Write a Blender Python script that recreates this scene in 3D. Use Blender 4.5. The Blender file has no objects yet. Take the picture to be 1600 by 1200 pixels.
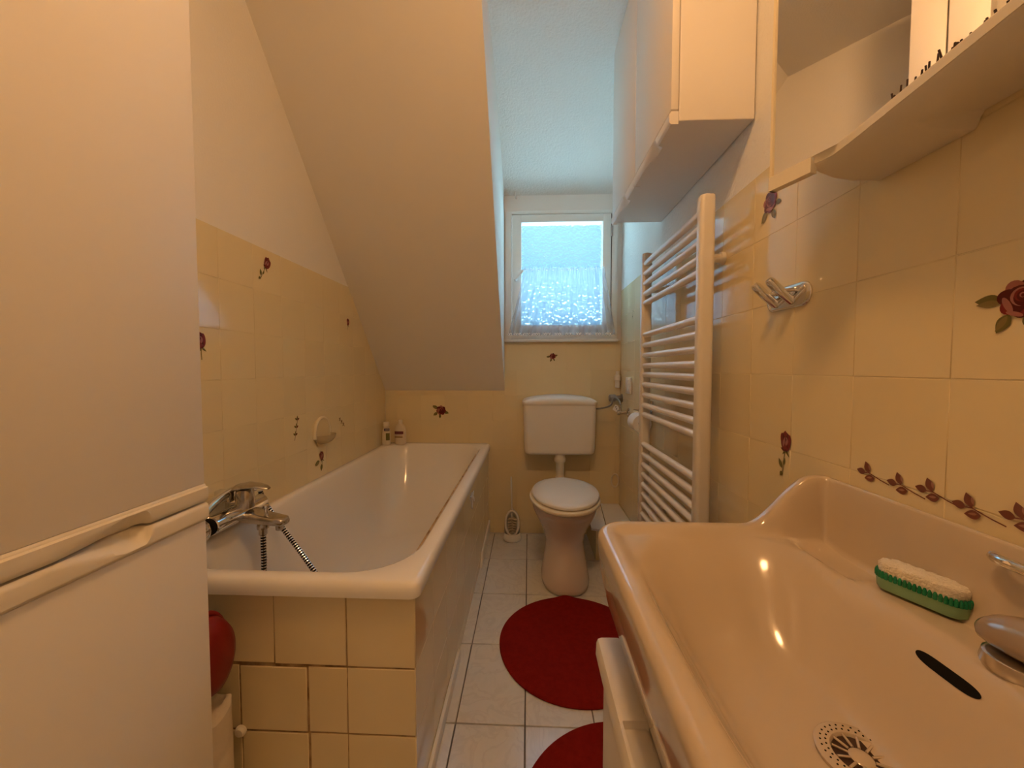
import bpy, bmesh, math, random
from mathutils import Vector, Matrix, noise
random.seed(7)
SC = bpy.context.scene
COL = SC.collection
PI = math.pi

# ------------------------------------------------------------------ camera
cam_d = bpy.data.cameras.new('camera')
cam = bpy.data.objects.new('camera', cam_d)
COL.objects.link(cam)
cam_d.sensor_fit = 'HORIZONTAL'; cam_d.sensor_width = 36.0; cam_d.lens = 13.5
cam_d.clip_start = 0.01; cam_d.clip_end = 200
Rx = Vector((0.99906393, 0.04325818, 0.0)); Ry = Vector((-0.00172894, 0.03993063, 0.99920096)); Rf = Vector((-0.04322361, 0.99826563, -0.03996804))
cam.matrix_world = Matrix(((Rx.x, Ry.x, -Rf.x, 0), (Rx.y, Ry.y, -Rf.y, 0), (Rx.z, Ry.z, -Rf.z, 1.06), (0, 0, 0, 1)))
SC.camera = cam

# ------------------------------------------------------------------ world, exposure
SKY_STRENGTH = 3.4
SUN_STRENGTH = 52.0
LAMP_STRENGTH = 8.0
FILL_LAMP_STRENGTH = 70.0
FILL_LAMP_POS = (-0.02, 0.36, 2.365)
LAMP_COLOR = (1.0, 0.53, 0.21)
LAMP_POS = (0.542, 0.42, 1.93)
W = bpy.data.worlds.new('daylight'); SC.world = W; W.use_nodes = True
nt = W.node_tree; nt.nodes.clear()
wo = nt.nodes.new('ShaderNodeOutputWorld'); bg = nt.nodes.new('ShaderNodeBackground')
tcw = nt.nodes.new('ShaderNodeTexCoord'); sx = nt.nodes.new('ShaderNodeSeparateXYZ'); mr = nt.nodes.new('ShaderNodeMapRange')
mr.inputs[1].default_value = -1; mr.inputs[2].default_value = 1
cr = nt.nodes.new('ShaderNodeValToRGB'); ce = cr.color_ramp.elements
ce[0].position = .47; ce[0].color = (.10, .14, .14, 1); ce[1].position = 1.0; ce[1].color = (.42, .68, .98, 1)
k = ce.new(.51); k.color = (.040, .082, .130, 1); cr.color_ramp.interpolation = 'EASE'
bg.inputs['Strength'].default_value = SKY_STRENGTH
nt.links.new(tcw.outputs['Generated'], sx.inputs[0]); nt.links.new(sx.outputs[2], mr.inputs[0]); nt.links.new(mr.outputs[0], cr.inputs[0])
nt.links.new(cr.outputs[0], bg.inputs[0]); nt.links.new(bg.outputs[0], wo.inputs[0])
sun_d = bpy.data.lights.new('sun', 'SUN'); sun_d.energy = SUN_STRENGTH; sun_d.angle = .01; sun_d.color = (.62, .85, 1.0)
sun_o = bpy.data.objects.new('sun', sun_d); COL.objects.link(sun_o)
sun_o.rotation_euler = Vector((-.68, .10, -.72)).to_track_quat('-Z', 'Y').to_euler()  # sun added to light the unseen roof outside, kept off the window
# portal so that the daylight through the window is sampled well
pd = bpy.data.lights.new('window_portal', 'AREA'); pd.shape = 'RECTANGLE'; pd.size = 0.52; pd.size_y = 0.66
pd.cycles.is_portal = True
po = bpy.data.objects.new('window_portal', pd); COL.objects.link(po)
po.location = (0.205, 2.50, 1.645); po.rotation_euler = (-PI/2, 0, 0)

SC.view_settings.view_transform = 'Standard'; SC.view_settings.look = 'None'
SC.view_settings.gamma = 1.0; SC.view_settings.use_curve_mapping = False
SC.view_settings.exposure = 0.20

# ------------------------------------------------------------------ room dimensions
XL, XR = -0.925, 0.575          # tiled faces of the left and right walls
YB, YF = 2.44, -1.0             # back wall (window) and wall behind the camera
ZC = 2.42                       # flat ceiling
SLOPE = 1.14                    # roof slope dz per -dY, starting at z .92 on the back wall
DORM = 0.48                     # dormer ceiling slope
XD = -0.153                     # dormer cheek
def slope_z(y): return 0.92 + SLOPE*(YB-y)
def dorm_z(y): return 2.14 + DORM*(YB-y)

# ------------------------------------------------------------------ materials
MATS = {}
def mat(name, color, rough=0.5, metal=0.0, coat=0.0, spec=0.5, var=0.0, bump=None, noise_col=None, trans=0.0, ior=1.45, sheen=0.0, sub=0.0):
    m = bpy.data.materials.new(name); m.use_nodes = True
    n = m.node_tree; b = n.nodes['Principled BSDF']
    b.inputs['Base Color'].default_value = (*color, 1); b.inputs['Roughness'].default_value = rough
    b.inputs['Metallic'].default_value = metal; b.inputs['Coat Weight'].default_value = coat
    b.inputs['Specular IOR Level'].default_value = spec; b.inputs['Transmission Weight'].default_value = trans
    b.inputs['IOR'].default_value = ior; b.inputs['Sheen Weight'].default_value = sheen
    b.inputs['Subsurface Weight'].default_value = sub
    tc = n.nodes.new('ShaderNodeTexCoord')
    last = None
    if noise_col:      # (scale, detail, colour2, lo, hi)
        sc, det, c2, lo, hi = noise_col
        t = n.nodes.new('ShaderNodeTexNoise'); t.inputs['Scale'].default_value = sc; t.inputs['Detail'].default_value = det
        n.links.new(tc.outputs['Object'], t.inputs['Vector'])
        r = n.nodes.new('ShaderNodeMapRange'); r.inputs[1].default_value = lo; r.inputs[2].default_value = hi
        n.links.new(t.outputs['Fac'], r.inputs[0])
        mx = n.nodes.new('ShaderNodeMix'); mx.data_type = 'RGBA'
        mx.inputs[6].default_value = (*color, 1); mx.inputs[7].default_value = (*c2, 1)
        n.links.new(r.outputs[0], mx.inputs[0]); last = mx.outputs[2]
    if var:
        oi = n.nodes.new('ShaderNodeObjectInfo'); mr = n.nodes.new('ShaderNodeMapRange')
        mr.inputs[3].default_value = 1-var; mr.inputs[4].default_value = 1+var*0.5
        n.links.new(oi.outputs['Random'], mr.inputs[0])
        hv = n.nodes.new('ShaderNodeHueSaturation'); hv.inputs['Color'].default_value = (*color, 1)
        if last: n.links.new(last, hv.inputs['Color'])
        n.links.new(mr.outputs[0], hv.inputs['Value']); last = hv.outputs[0]
    if last: n.links.new(last, b.inputs['Base Color'])
    if bump:           # (scale, strength, distance[, detail])
        t = n.nodes.new('ShaderNodeTexNoise'); t.inputs['Scale'].default_value = bump[0]; t.inputs['Detail'].default_value = bump[3] if len(bump) > 3 else 2
        n.links.new(tc.outputs['Object'], t.inputs['Vector'])
        bp = n.nodes.new('ShaderNodeBump'); bp.inputs['Strength'].default_value = bump[1]; bp.inputs['Distance'].default_value = bump[2]
        n.links.new(t.outputs['Fac'], bp.inputs['Height']); n.links.new(bp.outputs[0], b.inputs['Normal'])
    MATS[name] = m
    return m
M = MATS
mat('plaster', (.86, .83, .78), .85, bump=(160, .22, .004, 3))
mat('woodchip', (.86, .84, .79), .9, bump=(95, .55, .006, 4))
mat('smooth_board', (.86, .83, .78), .75, bump=(40, .06, .002))
mat('wall_tile', (.83, .71, .44), .09, spec=.85, var=.03, noise_col=(3, 2, (.84, .72, .46), .35, .65))
mat('grout_cream', (.78, .66, .40), .8, bump=(200, .3, .002))
mat('dirty_grout', (.46, .32, .17), .9, bump=(120, .5, .004), noise_col=(25, 4, (.22, .13, .06), .45, .65))
mat('floor_grout', (.18, .17, .16), .9)
mat('enamel', (.90, .88, .85), .12, coat=.3, bump=(3, .02, .003))
mat('ceramic', (.87, .85, .81), .10, coat=.4)
mat('basin_ceramic', (.59, .49, .37), .10, coat=.4)  # whitish basin darkened to beige in place of shade in the bowl
mat('toilet_ceramic', (.72, .62, .57), .13, coat=.3)
mat('white_plastic', (.86, .84, .80), .35)
mat('cream_plastic', (.84, .78, .66), .38)
mat('soap_ceramic', (.84, .74, .52), .12, coat=.3)
mat('seat_cream', (.86, .80, .64), .3)
mat('cabinet_white', (.84, .80, .75), .42, bump=(260, .05, .001))
mat('cabinet_strip', (.84, .78, .66), .35)
mat('gap_shade', (.10, .07, .05), .9)  # near-black colour standing in for shade in narrow gaps
mat('radiator_white', (.86, .82, .76), .28, coat=.15)
mat('chrome', (.78, .77, .75), .09, metal=1)
mat('worn_chrome', (.62, .58, .53), .22, metal=1, noise_col=(30, 3, (.42, .38, .33), .4, .7))
mat('black_rubber', (.010, .009, .008), .8, spec=.1)
mat('dark_brown', (.045, .018, .010), .45)
mat('brass', (.35, .24, .13), .35, metal=1)
mat('rug_red', (.27, .013, .009), .95, spec=.1, bump=(420, .7, .004, 3), noise_col=(60, 3, (.23, .010, .007), .35, .7))
mat('red_plastic', (.22, .007, .005), .4)
mat('cloth_white', (.72, .64, .52), .9, bump=(30, .5, .01, 3))
mat('window_paint', (.84, .84, .80), .35)
mat('mirror', (.93, .93, .92), .01, metal=1)
mat('gold_edge', (.90, .80, .58), .3)
mat('paper', (.88, .87, .85), .9)
mat('bristle_white', (.86, .80, .68), .8, bump=(300, .8, .006, 2))
mat('green_pale', (.34, .62, .38), .15, trans=.35, ior=1.4)
mat('green_plastic', (.02, .33, .15), .12, trans=.4, ior=1.4)
mat('smoke_plastic', (.42, .34, .28), .12, metal=.35)
mat('door_white', (.84, .80, .73), .4)
mat('rose_dark', (.10, .010, .012), .2)
mat('rose_mid', (.20, .020, .022), .2)
mat('rose_light', (.38, .14, .12), .2)
mat('leaf_olive', (.16, .14, .04), .2)
mat('twig_brown', (.19, .065, .045), .2)
mat('twig_light', (.36, .18, .12), .2)
mat('leaf_light', (.24, .18, .065), .2)
mat('label_navy', (.05, .04, .10), .4)
mat('label_maroon', (.16, .03, .04), .4)
mat('label_pale', (.62, .52, .45), .4)
mat('bottle_cream', (.78, .68, .52), .3, sub=.05)
mat('bottle_white', (.76, .70, .58), .3)
mat('bounce_gravel', (.62, .60, .56), .95, bump=(40, .5, .02, 4))
mat('grey_metal', (.35, .34, .33), .4, metal=1)

# marble floor tile
def marble():
    m = bpy.data.materials.new('floor_marble'); m.use_nodes = True
    n = m.node_tree; b = n.nodes['Principled BSDF']; b.inputs['Roughness'].default_value = .14
    tc = n.nodes.new('ShaderNodeTexCoord'); oi = n.nodes.new('ShaderNodeObjectInfo')
    ad = n.nodes.new('ShaderNodeVectorMath'); ad.operation = 'MULTIPLY_ADD'
    ad.inputs[1].default_value = (1, 1, 1)
    cx = n.nodes.new('ShaderNodeCombineXYZ'); mu = n.nodes.new('ShaderNodeMath'); mu.operation = 'MULTIPLY'; mu.inputs[1].default_value = 37
    n.links.new(oi.outputs['Random'], mu.inputs[0]); n.links.new(mu.outputs[0], cx.inputs[0]); n.links.new(mu.outputs[0], cx.inputs[1])
    n.links.new(tc.outputs['Object'], ad.inputs[0]); n.links.new(cx.outputs[0], ad.inputs[2])
    t = n.nodes.new('ShaderNodeTexNoise'); t.inputs['Scale'].default_value = 9; t.inputs['Detail'].default_value = 6; t.inputs['Distortion'].default_value = 1.6
    n.links.new(ad.outputs[0], t.inputs['Vector'])
    r = n.nodes.new('ShaderNodeValToRGB'); e = r.color_ramp.elements
    e[0].position = .36; e[0].color = (.74, .73, .71, 1); e[1].position = .52; e[1].color = (.69, .68, .665, 1)
    k = e.new(.56); k.color = (.76, .75, .73, 1); k = e.new(.44); k.color = (.76, .75, .73, 1)
    n.links.new(t.outputs['Fac'], r.inputs[0]); n.links.new(r.outputs[0], b.inputs['Base Color'])
    t2 = n.nodes.new('ShaderNodeTexNoise'); t2.inputs['Scale'].default_value = 14; n.links.new(ad.outputs[0], t2.inputs['Vector'])
    bp = n.nodes.new('ShaderNodeBump'); bp.inputs['Strength'].default_value = .06; bp.inputs['Distance'].default_value = .004
    n.links.new(t2.outputs['Fac'], bp.inputs['Height']); n.links.new(bp.outputs[0], b.inputs['Normal'])
    MATS['floor_marble'] = m
marble()

def pebble_glass():
    m = bpy.data.materials.new('pebbled_glass'); m.use_nodes = True
    n = m.node_tree; n.nodes.clear()
    out = n.nodes.new('ShaderNodeOutputMaterial'); tc = n.nodes.new('ShaderNodeTexCoord')
    v = n.nodes.new('ShaderNodeTexVoronoi'); v.feature = 'SMOOTH_F1'; v.inputs['Scale'].default_value = 48; v.inputs['Smoothness'].default_value = .6
    ns = n.nodes.new('ShaderNodeTexNoise'); ns.inputs['Scale'].default_value = 30; ns.inputs['Detail'].default_value = 1
    va = n.nodes.new('ShaderNodeVectorMath'); va.operation = 'MULTIPLY_ADD'; va.inputs[1].default_value = (.03, .03, .03)
    n.links.new(tc.outputs['Object'], ns.inputs['Vector']); n.links.new(ns.outputs['Color'], va.inputs[0]); n.links.new(tc.outputs['Object'], va.inputs[2])
    n.links.new(va.outputs[0], v.inputs['Vector'])
    bp = n.nodes.new('ShaderNodeBump'); bp.inputs['Strength'].default_value = 1.0; bp.inputs['Distance'].default_value = .020
    n.links.new(v.outputs['Distance'], bp.inputs['Height'])
    tr = n.nodes.new('ShaderNodeBsdfTransparent'); tr.inputs[0].default_value = (.66, .90, .98, 1)
    rf = n.nodes.new('ShaderNodeBsdfRefraction'); rf.inputs['Roughness'].default_value = .12; rf.inputs['IOR'].default_value = 1.45; rf.inputs[0].default_value = (.66, .90, .98, 1)
    tl = n.nodes.new('ShaderNodeBsdfTranslucent'); tl.inputs[0].default_value = (.66, .90, .98, 1)
    gl = n.nodes.new('ShaderNodeBsdfGlossy'); gl.inputs['Roughness'].default_value = .08
    for s in (rf, tl, gl): n.links.new(bp.outputs[0], s.inputs['Normal'])
    m1 = n.nodes.new('ShaderNodeMixShader'); m1.inputs[0].default_value = .22
    m2 = n.nodes.new('ShaderNodeMixShader'); m2.inputs[0].default_value = .50
    m3 = n.nodes.new('ShaderNodeMixShader'); m3.inputs[0].default_value = .05
    n.links.new(rf.outputs[0], m1.inputs[1]); n.links.new(tl.outputs[0], m1.inputs[2])
    n.links.new(tr.outputs[0], m2.inputs[1]); n.links.new(m1.outputs[0], m2.inputs[2])
    n.links.new(m2.outputs[0], m3.inputs[1]); n.links.new(gl.outputs[0], m3.inputs[2])
    n.links.new(m3.outputs[0], out.inputs[0])
    MATS['pebbled_glass'] = m
pebble_glass()

def sheer():
    m = bpy.data.materials.new('sheer_fabric'); m.use_nodes = True
    n = m.node_tree; n.nodes.clear()
    out = n.nodes.new('ShaderNodeOutputMaterial')
    tr = n.nodes.new('ShaderNodeBsdfTransparent')
    df = n.nodes.new('ShaderNodeBsdfDiffuse'); df.inputs[0].default_value = (.74, .78, .84, 1)
    tl = n.nodes.new('ShaderNodeBsdfTranslucent'); tl.inputs[0].default_value = (.52, .60, .74, 1)
    a = n.nodes.new('ShaderNodeMixShader'); a.inputs[0].default_value = .6
    b = n.nodes.new('ShaderNodeMixShader'); b.inputs[0].default_value = .34
    n.links.new(df.outputs[0], a.inputs[1]); n.links.new(tl.outputs[0], a.inputs[2])
    n.links.new(tr.outputs[0], b.inputs[1]); n.links.new(a.outputs[0], b.inputs[2]); n.links.new(b.outputs[0], out.inputs[0])
    MATS['sheer_fabric'] = m
sheer()

def emitter(name, color, strength):
    m = bpy.data.materials.new(name); m.use_nodes = True
    n = m.node_tree; n.nodes.clear()
    out = n.nodes.new('ShaderNodeOutputMaterial'); e = n.nodes.new('ShaderNodeEmission')
    e.inputs[0].default_value = (*color, 1); e.inputs[1].default_value = strength
    n.links.new(e.outputs[0], out.inputs[0]); MATS[name] = m
emitter('opal_globe_lit', LAMP_COLOR, LAMP_STRENGTH)
emitter('fill_globe_lit', LAMP_COLOR, FILL_LAMP_STRENGTH)

# ------------------------------------------------------------------ helpers
def tag(o, label=None, cat=None, group=None, kind=None):
    if label: o['label'] = label
    if cat: o['category'] = cat
    if group: o['group'] = group
    if kind: o['kind'] = kind
    return o
def root(name, loc, label=None, cat=None, group=None, kind=None):
    o = bpy.data.objects.new(name, None); COL.objects.link(o); o.location = loc; o.empty_display_size = .05
    return tag(o, label, cat, group, kind)
def set_parent(o, parent):
    if parent is None: return
    o.parent = parent
    if parent.type == 'EMPTY' and parent.parent is None:
        o.matrix_parent_inverse = Matrix.Translation(parent.location).inverted()
def obj(name, bm, mats, parent=None, angle=35, flat=False):
    bmesh.ops.recalc_face_normals(bm, faces=bm.faces)
    me = bpy.data.meshes.new(name); bm.to_mesh(me); bm.free()
    for m in (mats if isinstance(mats, (list, tuple)) else [mats]): me.materials.append(M[m])
    if not flat:
        for p in me.polygons: p.use_smooth = True
        me.set_sharp_from_angle(angle=math.radians(angle))
    o = bpy.data.objects.new(name, me); COL.objects.link(o)
    set_parent(o, parent)
    return o
def nb(): return bmesh.new()
def box(bm, x0, x1, y0, y1, z0, z1, bev=0.0, seg=2, mi=0):
    vs = [bm.verts.new((x, y, z)) for x in (x0, x1) for y in (y0, y1) for z in (z0, z1)]
    fs = [bm.faces.new([vs[i] for i in q]) for q in ((0,1,3,2),(4,6,7,5),(0,4,5,1),(2,3,7,6),(0,2,6,4),(1,5,7,3))]
    for f in fs: f.material_index = mi
    if bev:
        es = list({e for f in fs for e in f.edges})
        r = bmesh.ops.bevel(bm, geom=es, offset=bev, segments=seg, profile=.5, affect='EDGES')
        for f in r['faces']: f.material_index = mi
    return vs
def prism(bm, pts, fn, mi=0):
    """pts: 2D outline; fn(p, k) gives the 3D point for side k = 0/1"""
    a = [bm.verts.new(fn(p, 0)) for p in pts]; b = [bm.verts.new(fn(p, 1)) for p in pts]
    n = len(pts)
    fs = [bm.faces.new(a), bm.faces.new(b[::-1])] + [bm.faces.new((a[i], a[(i+1) % n], b[(i+1) % n], b[i])) for i in range(n)]
    for f in fs: f.material_index = mi
    return fs
def loft(bm, rings, cap0=True, cap1=True, mi=0, closed=True):
    vr = [[bm.verts.new(p) for p in r] for r in rings]
    n = len(rings[0])
    for a, b in zip(vr[:-1], vr[1:]):
        for i in range(n if closed else n-1):
            j = (i+1) % n
            f = bm.faces.new((a[i], a[j], b[j], b[i])); f.material_index = mi
    if cap0: bm.faces.new(vr[0][::-1]).material_index = mi
    if cap1: bm.faces.new(vr[-1]).material_index = mi
    return vr
def circle(c, r, ax='Z', n=24, ry=None, a0=0):
    ry = ry or r; out = []
    for i in range(n):
        a = a0+2*PI*i/n; u, v = r*math.cos(a), ry*math.sin(a)
        if ax == 'Z': out.append((c[0]+u, c[1]+v, c[2]))
        elif ax == 'Y': out.append((c[0]+u, c[1], c[2]+v))
        else: out.append((c[0], c[1]+u, c[2]+v))
    return out
def lathe(bm, prof, c=(0,0,0), ax='Z', n=28, mi=0, cap0=True, cap1=True, sx=1, sy=1):
    """prof: (radius, offset along axis)"""
    rings = []
    for r, h in prof:
        r = max(r, 1e-4)
        cc = {'Z': (c[0], c[1], c[2]+h), 'Y': (c[0], c[1]+h, c[2]), 'X': (c[0]+h, c[1], c[2])}[ax]
        rings.append(circle(cc, r*sx, ax, n, r*sy))
    return loft(bm, rings, cap0, cap1, mi)
def frame_path(path):
    P = [Vector(p) for p in path]; T = []
    for i in range(len(P)):
        t = (P[min(i+1, len(P)-1)]-P[max(i-1, 0)]); T.append(t.normalized())
    up = Vector((0, 0, 1)) if abs(T[0].z) < .9 else Vector((1, 0, 0))
    N = []
    for t in T:
        nrm = (up-t*up.dot(t)).normalized(); N.append(nrm); up = nrm
    return P, T, N
def tube(bm, path, r, n=12, mi=0, radii=None, sy=1.0):
    P, T, N = frame_path(path); rings = []
    for i, (p, t, nn) in enumerate(zip(P, T, N)):
        b = t.cross(nn); rr = radii[i] if radii else r
        rings.append([p+nn*(rr*math.cos(2*PI*k/n))+b*(rr*sy*math.sin(2*PI*k/n)) for k in range(n)])
    return loft(bm, rings, True, True, mi)
def bez(pts, n=24):
    """Catmull-Rom through pts"""
    P = [Vector(p) for p in pts]; P = [P[0]*2-P[1]]+P+[P[-1]*2-P[-2]]; out = []
    segs = len(P)-3
    for s in range(segs):
        a, b, c, d = P[s:s+4]
        for k in range(n):
            t = k/n
            out.append(.5*((2*b)+(c-a)*t+(2*a-5*b+4*c-d)*t*t+(3*b-a-3*c+d)*t**3))
    out.append(P[-2]); return out
def sstep(a, b, x):
    t = min(1, max(0, (x-a)/(b-a))); return t*t*(3-2*t)
def rrect(x0, x1, y0, y1, r, k=8, m=6):
    """rounded rectangle outline, k points per corner and m per straight side; r single or per corner (x1y1, x0y1, x0y0, x1y0)"""
    if not isinstance(r, (list, tuple)): r = [r]*4
    cs = [(x1, y1, -1, -1, 0), (x0, y1, 1, -1, PI/2), (x0, y0, 1, 1, PI), (x1, y0, -1, 1, 1.5*PI)]
    arcs = []
    for (x, y, sx, sy, a0), q in zip(cs, r):
        arcs.append([(x+sx*q+q*math.cos(a0+PI/2*i/k), y+sy*q+q*math.sin(a0+PI/2*i/k)) for i in range(k+1)])
    out = []
    for i in range(4):
        out += arcs[i]; a, b = arcs[i][-1], arcs[(i+1) % 4][0]
        out += [(a[0]+(b[0]-a[0])*j/(m+1), a[1]+(b[1]-a[1])*j/(m+1)) for j in range(1, m+1)]
    return out

# ---- tiles -------------------------------------------------------
def clip(poly, conv):
    """clip a polygon by a convex CCW polygon"""
    out = poly
    for i in range(len(conv)):
        a, b = conv[i], conv[(i+1) % len(conv)]
        def side(p): return (b[0]-a[0])*(p[1]-a[1])-(b[1]-a[1])*(p[0]-a[0])
        inp, out = out, []
        for j in range(len(inp)):
            p, q = inp[j], inp[(j+1) % len(inp)]; sp, sq = side(p), side(q)
            if sp >= 0: out.append(p)
            if (sp > 0 > sq) or (sp < 0 < sq):
                t = sp/(sp-sq); out.append((p[0]+(q[0]-p[0])*t, p[1]+(q[1]-p[1])*t))
        if len(out) < 3: return []
    res = []
    for p in out:
        if not res or math.hypot(p[0]-res[-1][0], p[1]-res[-1][1]) > 1e-4: res.append(p)
    if len(res) > 2 and math.hypot(res[0][0]-res[-1][0], res[0][1]-res[-1][1]) < 1e-4: res.pop()
    return res if len(res) > 2 else []
def area(p): return .5*sum(p[i][0]*p[(i+1) % len(p)][1]-p[(i+1) % len(p)][0]*p[i][1] for i in range(len(p)))
TILE_MESH = {}
def tile_mesh(poly, matname, th, bev):
    key = (tuple((round(x, 4), round(y, 4)) for x, y in poly), matname, th)
    if key in TILE_MESH: return TILE_MESH[key]
    n = len(poly); V = []; F = []
    def ins(p, d):
        l = math.hypot(*p); return (p[0]*(1-d/l*1.3), p[1]*(1-d/l*1.3)) if l > 1e-5 else p
    for z, d in ((-th, 0), (-bev, 0), (-bev*.3, bev*.35), (0, bev*1.2)):
        V += [(*ins(p, d), z) for p in poly]
    for k in range(3):
        for i in range(n):
            j = (i+1) % n; F.append((k*n+i, k*n+j, (k+1)*n+j, (k+1)*n+i))
    F.append(tuple(range(3*n, 4*n)))
    me = bpy.data.meshes.new('tile'); me.from_pydata(V, [], F); me.materials.append(M[matname]); me.update()
    for p in me.polygons: p.use_smooth = p.index < len(me.polygons)-1
    TILE_MESH[key] = me; return me
def place_tile(parent, poly, basis, matname, th=.003, bev=.0006, tilt=.0030, off=0.0):
    cx = sum(p[0] for p in poly)/len(poly); cy = sum(p[1] for p in poly)/len(poly)
    if len(poly) == 4:
        cx = (min(p[0] for p in poly)+max(p[0] for p in poly))/2; cy = (min(p[1] for p in poly)+max(p[1] for p in poly))/2
    loc = [(x-cx, y-cy) for x, y in poly]
    me = tile_mesh(loc, matname, th, bev)
    o = bpy.data.objects.new('tile', me); COL.objects.link(o)
    org, u, v, n = basis
    B = Matrix((u, v, n)).transposed().to_4x4()
    T = Matrix.Rotation(random.uniform(-tilt, tilt), 4, 'X') @ Matrix.Rotation(random.uniform(-tilt, tilt), 4, 'Y')
    o.matrix_basis = Matrix.Translation(Vector(org)+Vector(u)*cx+Vector(v)*cy+Vector(n)*off) @ B @ T
    set_parent(o, parent)
    return o
def tile_area(parent, basis, regions, u0, v0, du, dv, joint, matname, **kw):
    """fill convex regions (lists of (u, v), CCW) with tiles of a grid through (u0, v0)"""
    for reg in regions:
        ua = min(p[0] for p in reg); ub = max(p[0] for p in reg); va = min(p[1] for p in reg); vb = max(p[1] for p in reg)
        for i in range(math.floor((ua-u0)/du)-1, math.ceil((ub-u0)/du)+1):
            for j in range(math.floor((va-v0)/dv)-1, math.ceil((vb-v0)/dv)+1):
                h = joint/2
                r = [(u0+i*du+h, v0+j*dv+h), (u0+(i+1)*du-h, v0+j*dv+h), (u0+(i+1)*du-h, v0+(j+1)*dv-h), (u0+i*du+h, v0+(j+1)*dv-h)]
                p = clip(r, reg)
                if p and area(p) > 4e-4:
                    ws = max(q[0] for q in p)-min(q[0] for q in p); hs = max(q[1] for q in p)-min(q[1] for q in p)
                    if min(ws, hs) > .008: place_tile(parent, p, basis, matname, **kw)
# bases: u to the viewer's right, v up, n out of the wall
BL = ((XL, 0, 0), Vector((0, 1, 0)), Vector((0, 0, 1)), Vector((1, 0, 0)))        # u = Y, v = Z
BR = ((XR, 0, 0), Vector((0, -1, 0)), Vector((0, 0, 1)), Vector((-1, 0, 0)))      # u = -Y
BB = ((0, YB, 0), Vector((1, 0, 0)), Vector((0, 0, 1)), Vector((0, -1, 0)))       # u = X
BF = ((0, 0, 0), Vector((1, 0, 0)), Vector((0, 1, 0)), Vector((0, 0, 1)))         # floor

# ================================================================== SETTING
def slab(name, pts, fn, m, kind='structure'):
    bm = nb(); prism(bm, pts, fn)
    o = obj(name, bm, m, flat=True); o['kind'] = kind; return o
TH = .0022
# floor
bm = nb(); box(bm, -1.03, .68, YF-.1, YB+.1, -.12, -.008)
floor = obj('floor', bm, 'floor_grout', flat=True); floor['kind'] = 'structure'
tile_area(floor, BF, [[(-.26, .845), (.575, .845), (.575, 2.44), (-.26, 2.44)], [(-.925, -1.0), (.575, -1.0), (.575, .845), (-.925, .845)]],
          -.009, 1.1, .2075, .3327, .0045, 'floor_marble', th=.0085, bev=.0012, tilt=.0015)

# unseen pale roof added below the window, bouncing sun onto the dormer ceiling
bm = nb(); box(bm, -9, 9, YB+.35, 16, .2, .35); gr = obj('bounce_roof', bm, 'bounce_gravel', flat=True); gr['kind'] = 'structure'
# left wall
wall_left = slab('wall_left', [(YF-.1, -.1), (YB+.1, -.1), (YB+.1, ZC+.1), (YF-.1, ZC+.1)], lambda p, k: (XL-TH-.1*k, p[0], p[1]), 'plaster')
ylim = YB-(1.478-.92)/SLOPE
tile_area(wall_left, BL, [[(.20, .545), (YB, .545), (YB, .925), (ylim, 1.478), (.20, 1.478)]], 1.117, 1.026, .1465, .1515, .0014, 'wall_tile')
def grout_bed(parent, pts, basis, m='grout_cream', depth=.0007):
    org, U, V, N = basis; bm = nb(); prism(bm, pts, lambda p, k: Vector(org)+U*p[0]+V*p[1]-N*(depth+.0008*k)); return obj('grout_bed', bm, m, parent, flat=True)
grout_bed(wall_left, [(.20, .545), (YB, .545), (YB, .925), (ylim, 1.478), (.20, 1.478)], BL)
# right wall
wall_right = slab('wall_right', [(YF-.1, -.1), (YB+.1, -.1), (YB+.1, ZC+.1), (YF-.1, ZC+.1)], lambda p, k: (XR+TH+.1*k, p[0], p[1]), 'woodchip')
tile_area(wall_right, BR, [[(-YB, 0), (-.10, 0), (-.10, 1.544), (-YB, 1.544)]], -1.02, 1.046, .157, .166, .0014, 'wall_tile')
grout_bed(wall_right, [(-YB, 0), (-.10, 0), (-.10, 1.544), (-YB, 1.544)], BR)
# wall behind the camera
wall_front = slab('wall_front', [(-1.03, -.1), (.68, -.1), (.68, ZC+.1), (-1.03, ZC+.1)], lambda p, k: (p[0], YF-.1*k, p[1]), 'plaster')
# back wall around the window opening
WX0, WX1, WZ0, WZ1 = -.150, .548, 1.243, 2.040
bm = nb()
for (x0, x1, z0, z1) in ((-1.03, WX0, -.1, ZC), (WX1, .68, -.1, ZC), (WX0, WX1, -.1, WZ0), (WX0, WX1, WZ1, ZC)):
    box(bm, x0, x1, YB+TH, YB+.16, z0, z1)
wall_back = obj('wall_back', bm, 'smooth_board', flat=True); wall_back['kind'] = 'structure'
tile_area(wall_back, BB, [[(XL, .545), (XD, .545), (XD, .925), (XL, .925)], [(-.262, 0), (XR, 0), (XR, .545), (-.262, .545)], [(XD, .545), (XR, .545), (XR, 1.236), (XD, 1.236)]],
          .39, 1.050, .155, .1605, .0014, 'wall_tile')
grout_bed(wall_back, [(XL, 0), (XR, 0), (XR, 1.236), (XD, 1.236), (XD, .925), (XL, .925)], BB)
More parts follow.
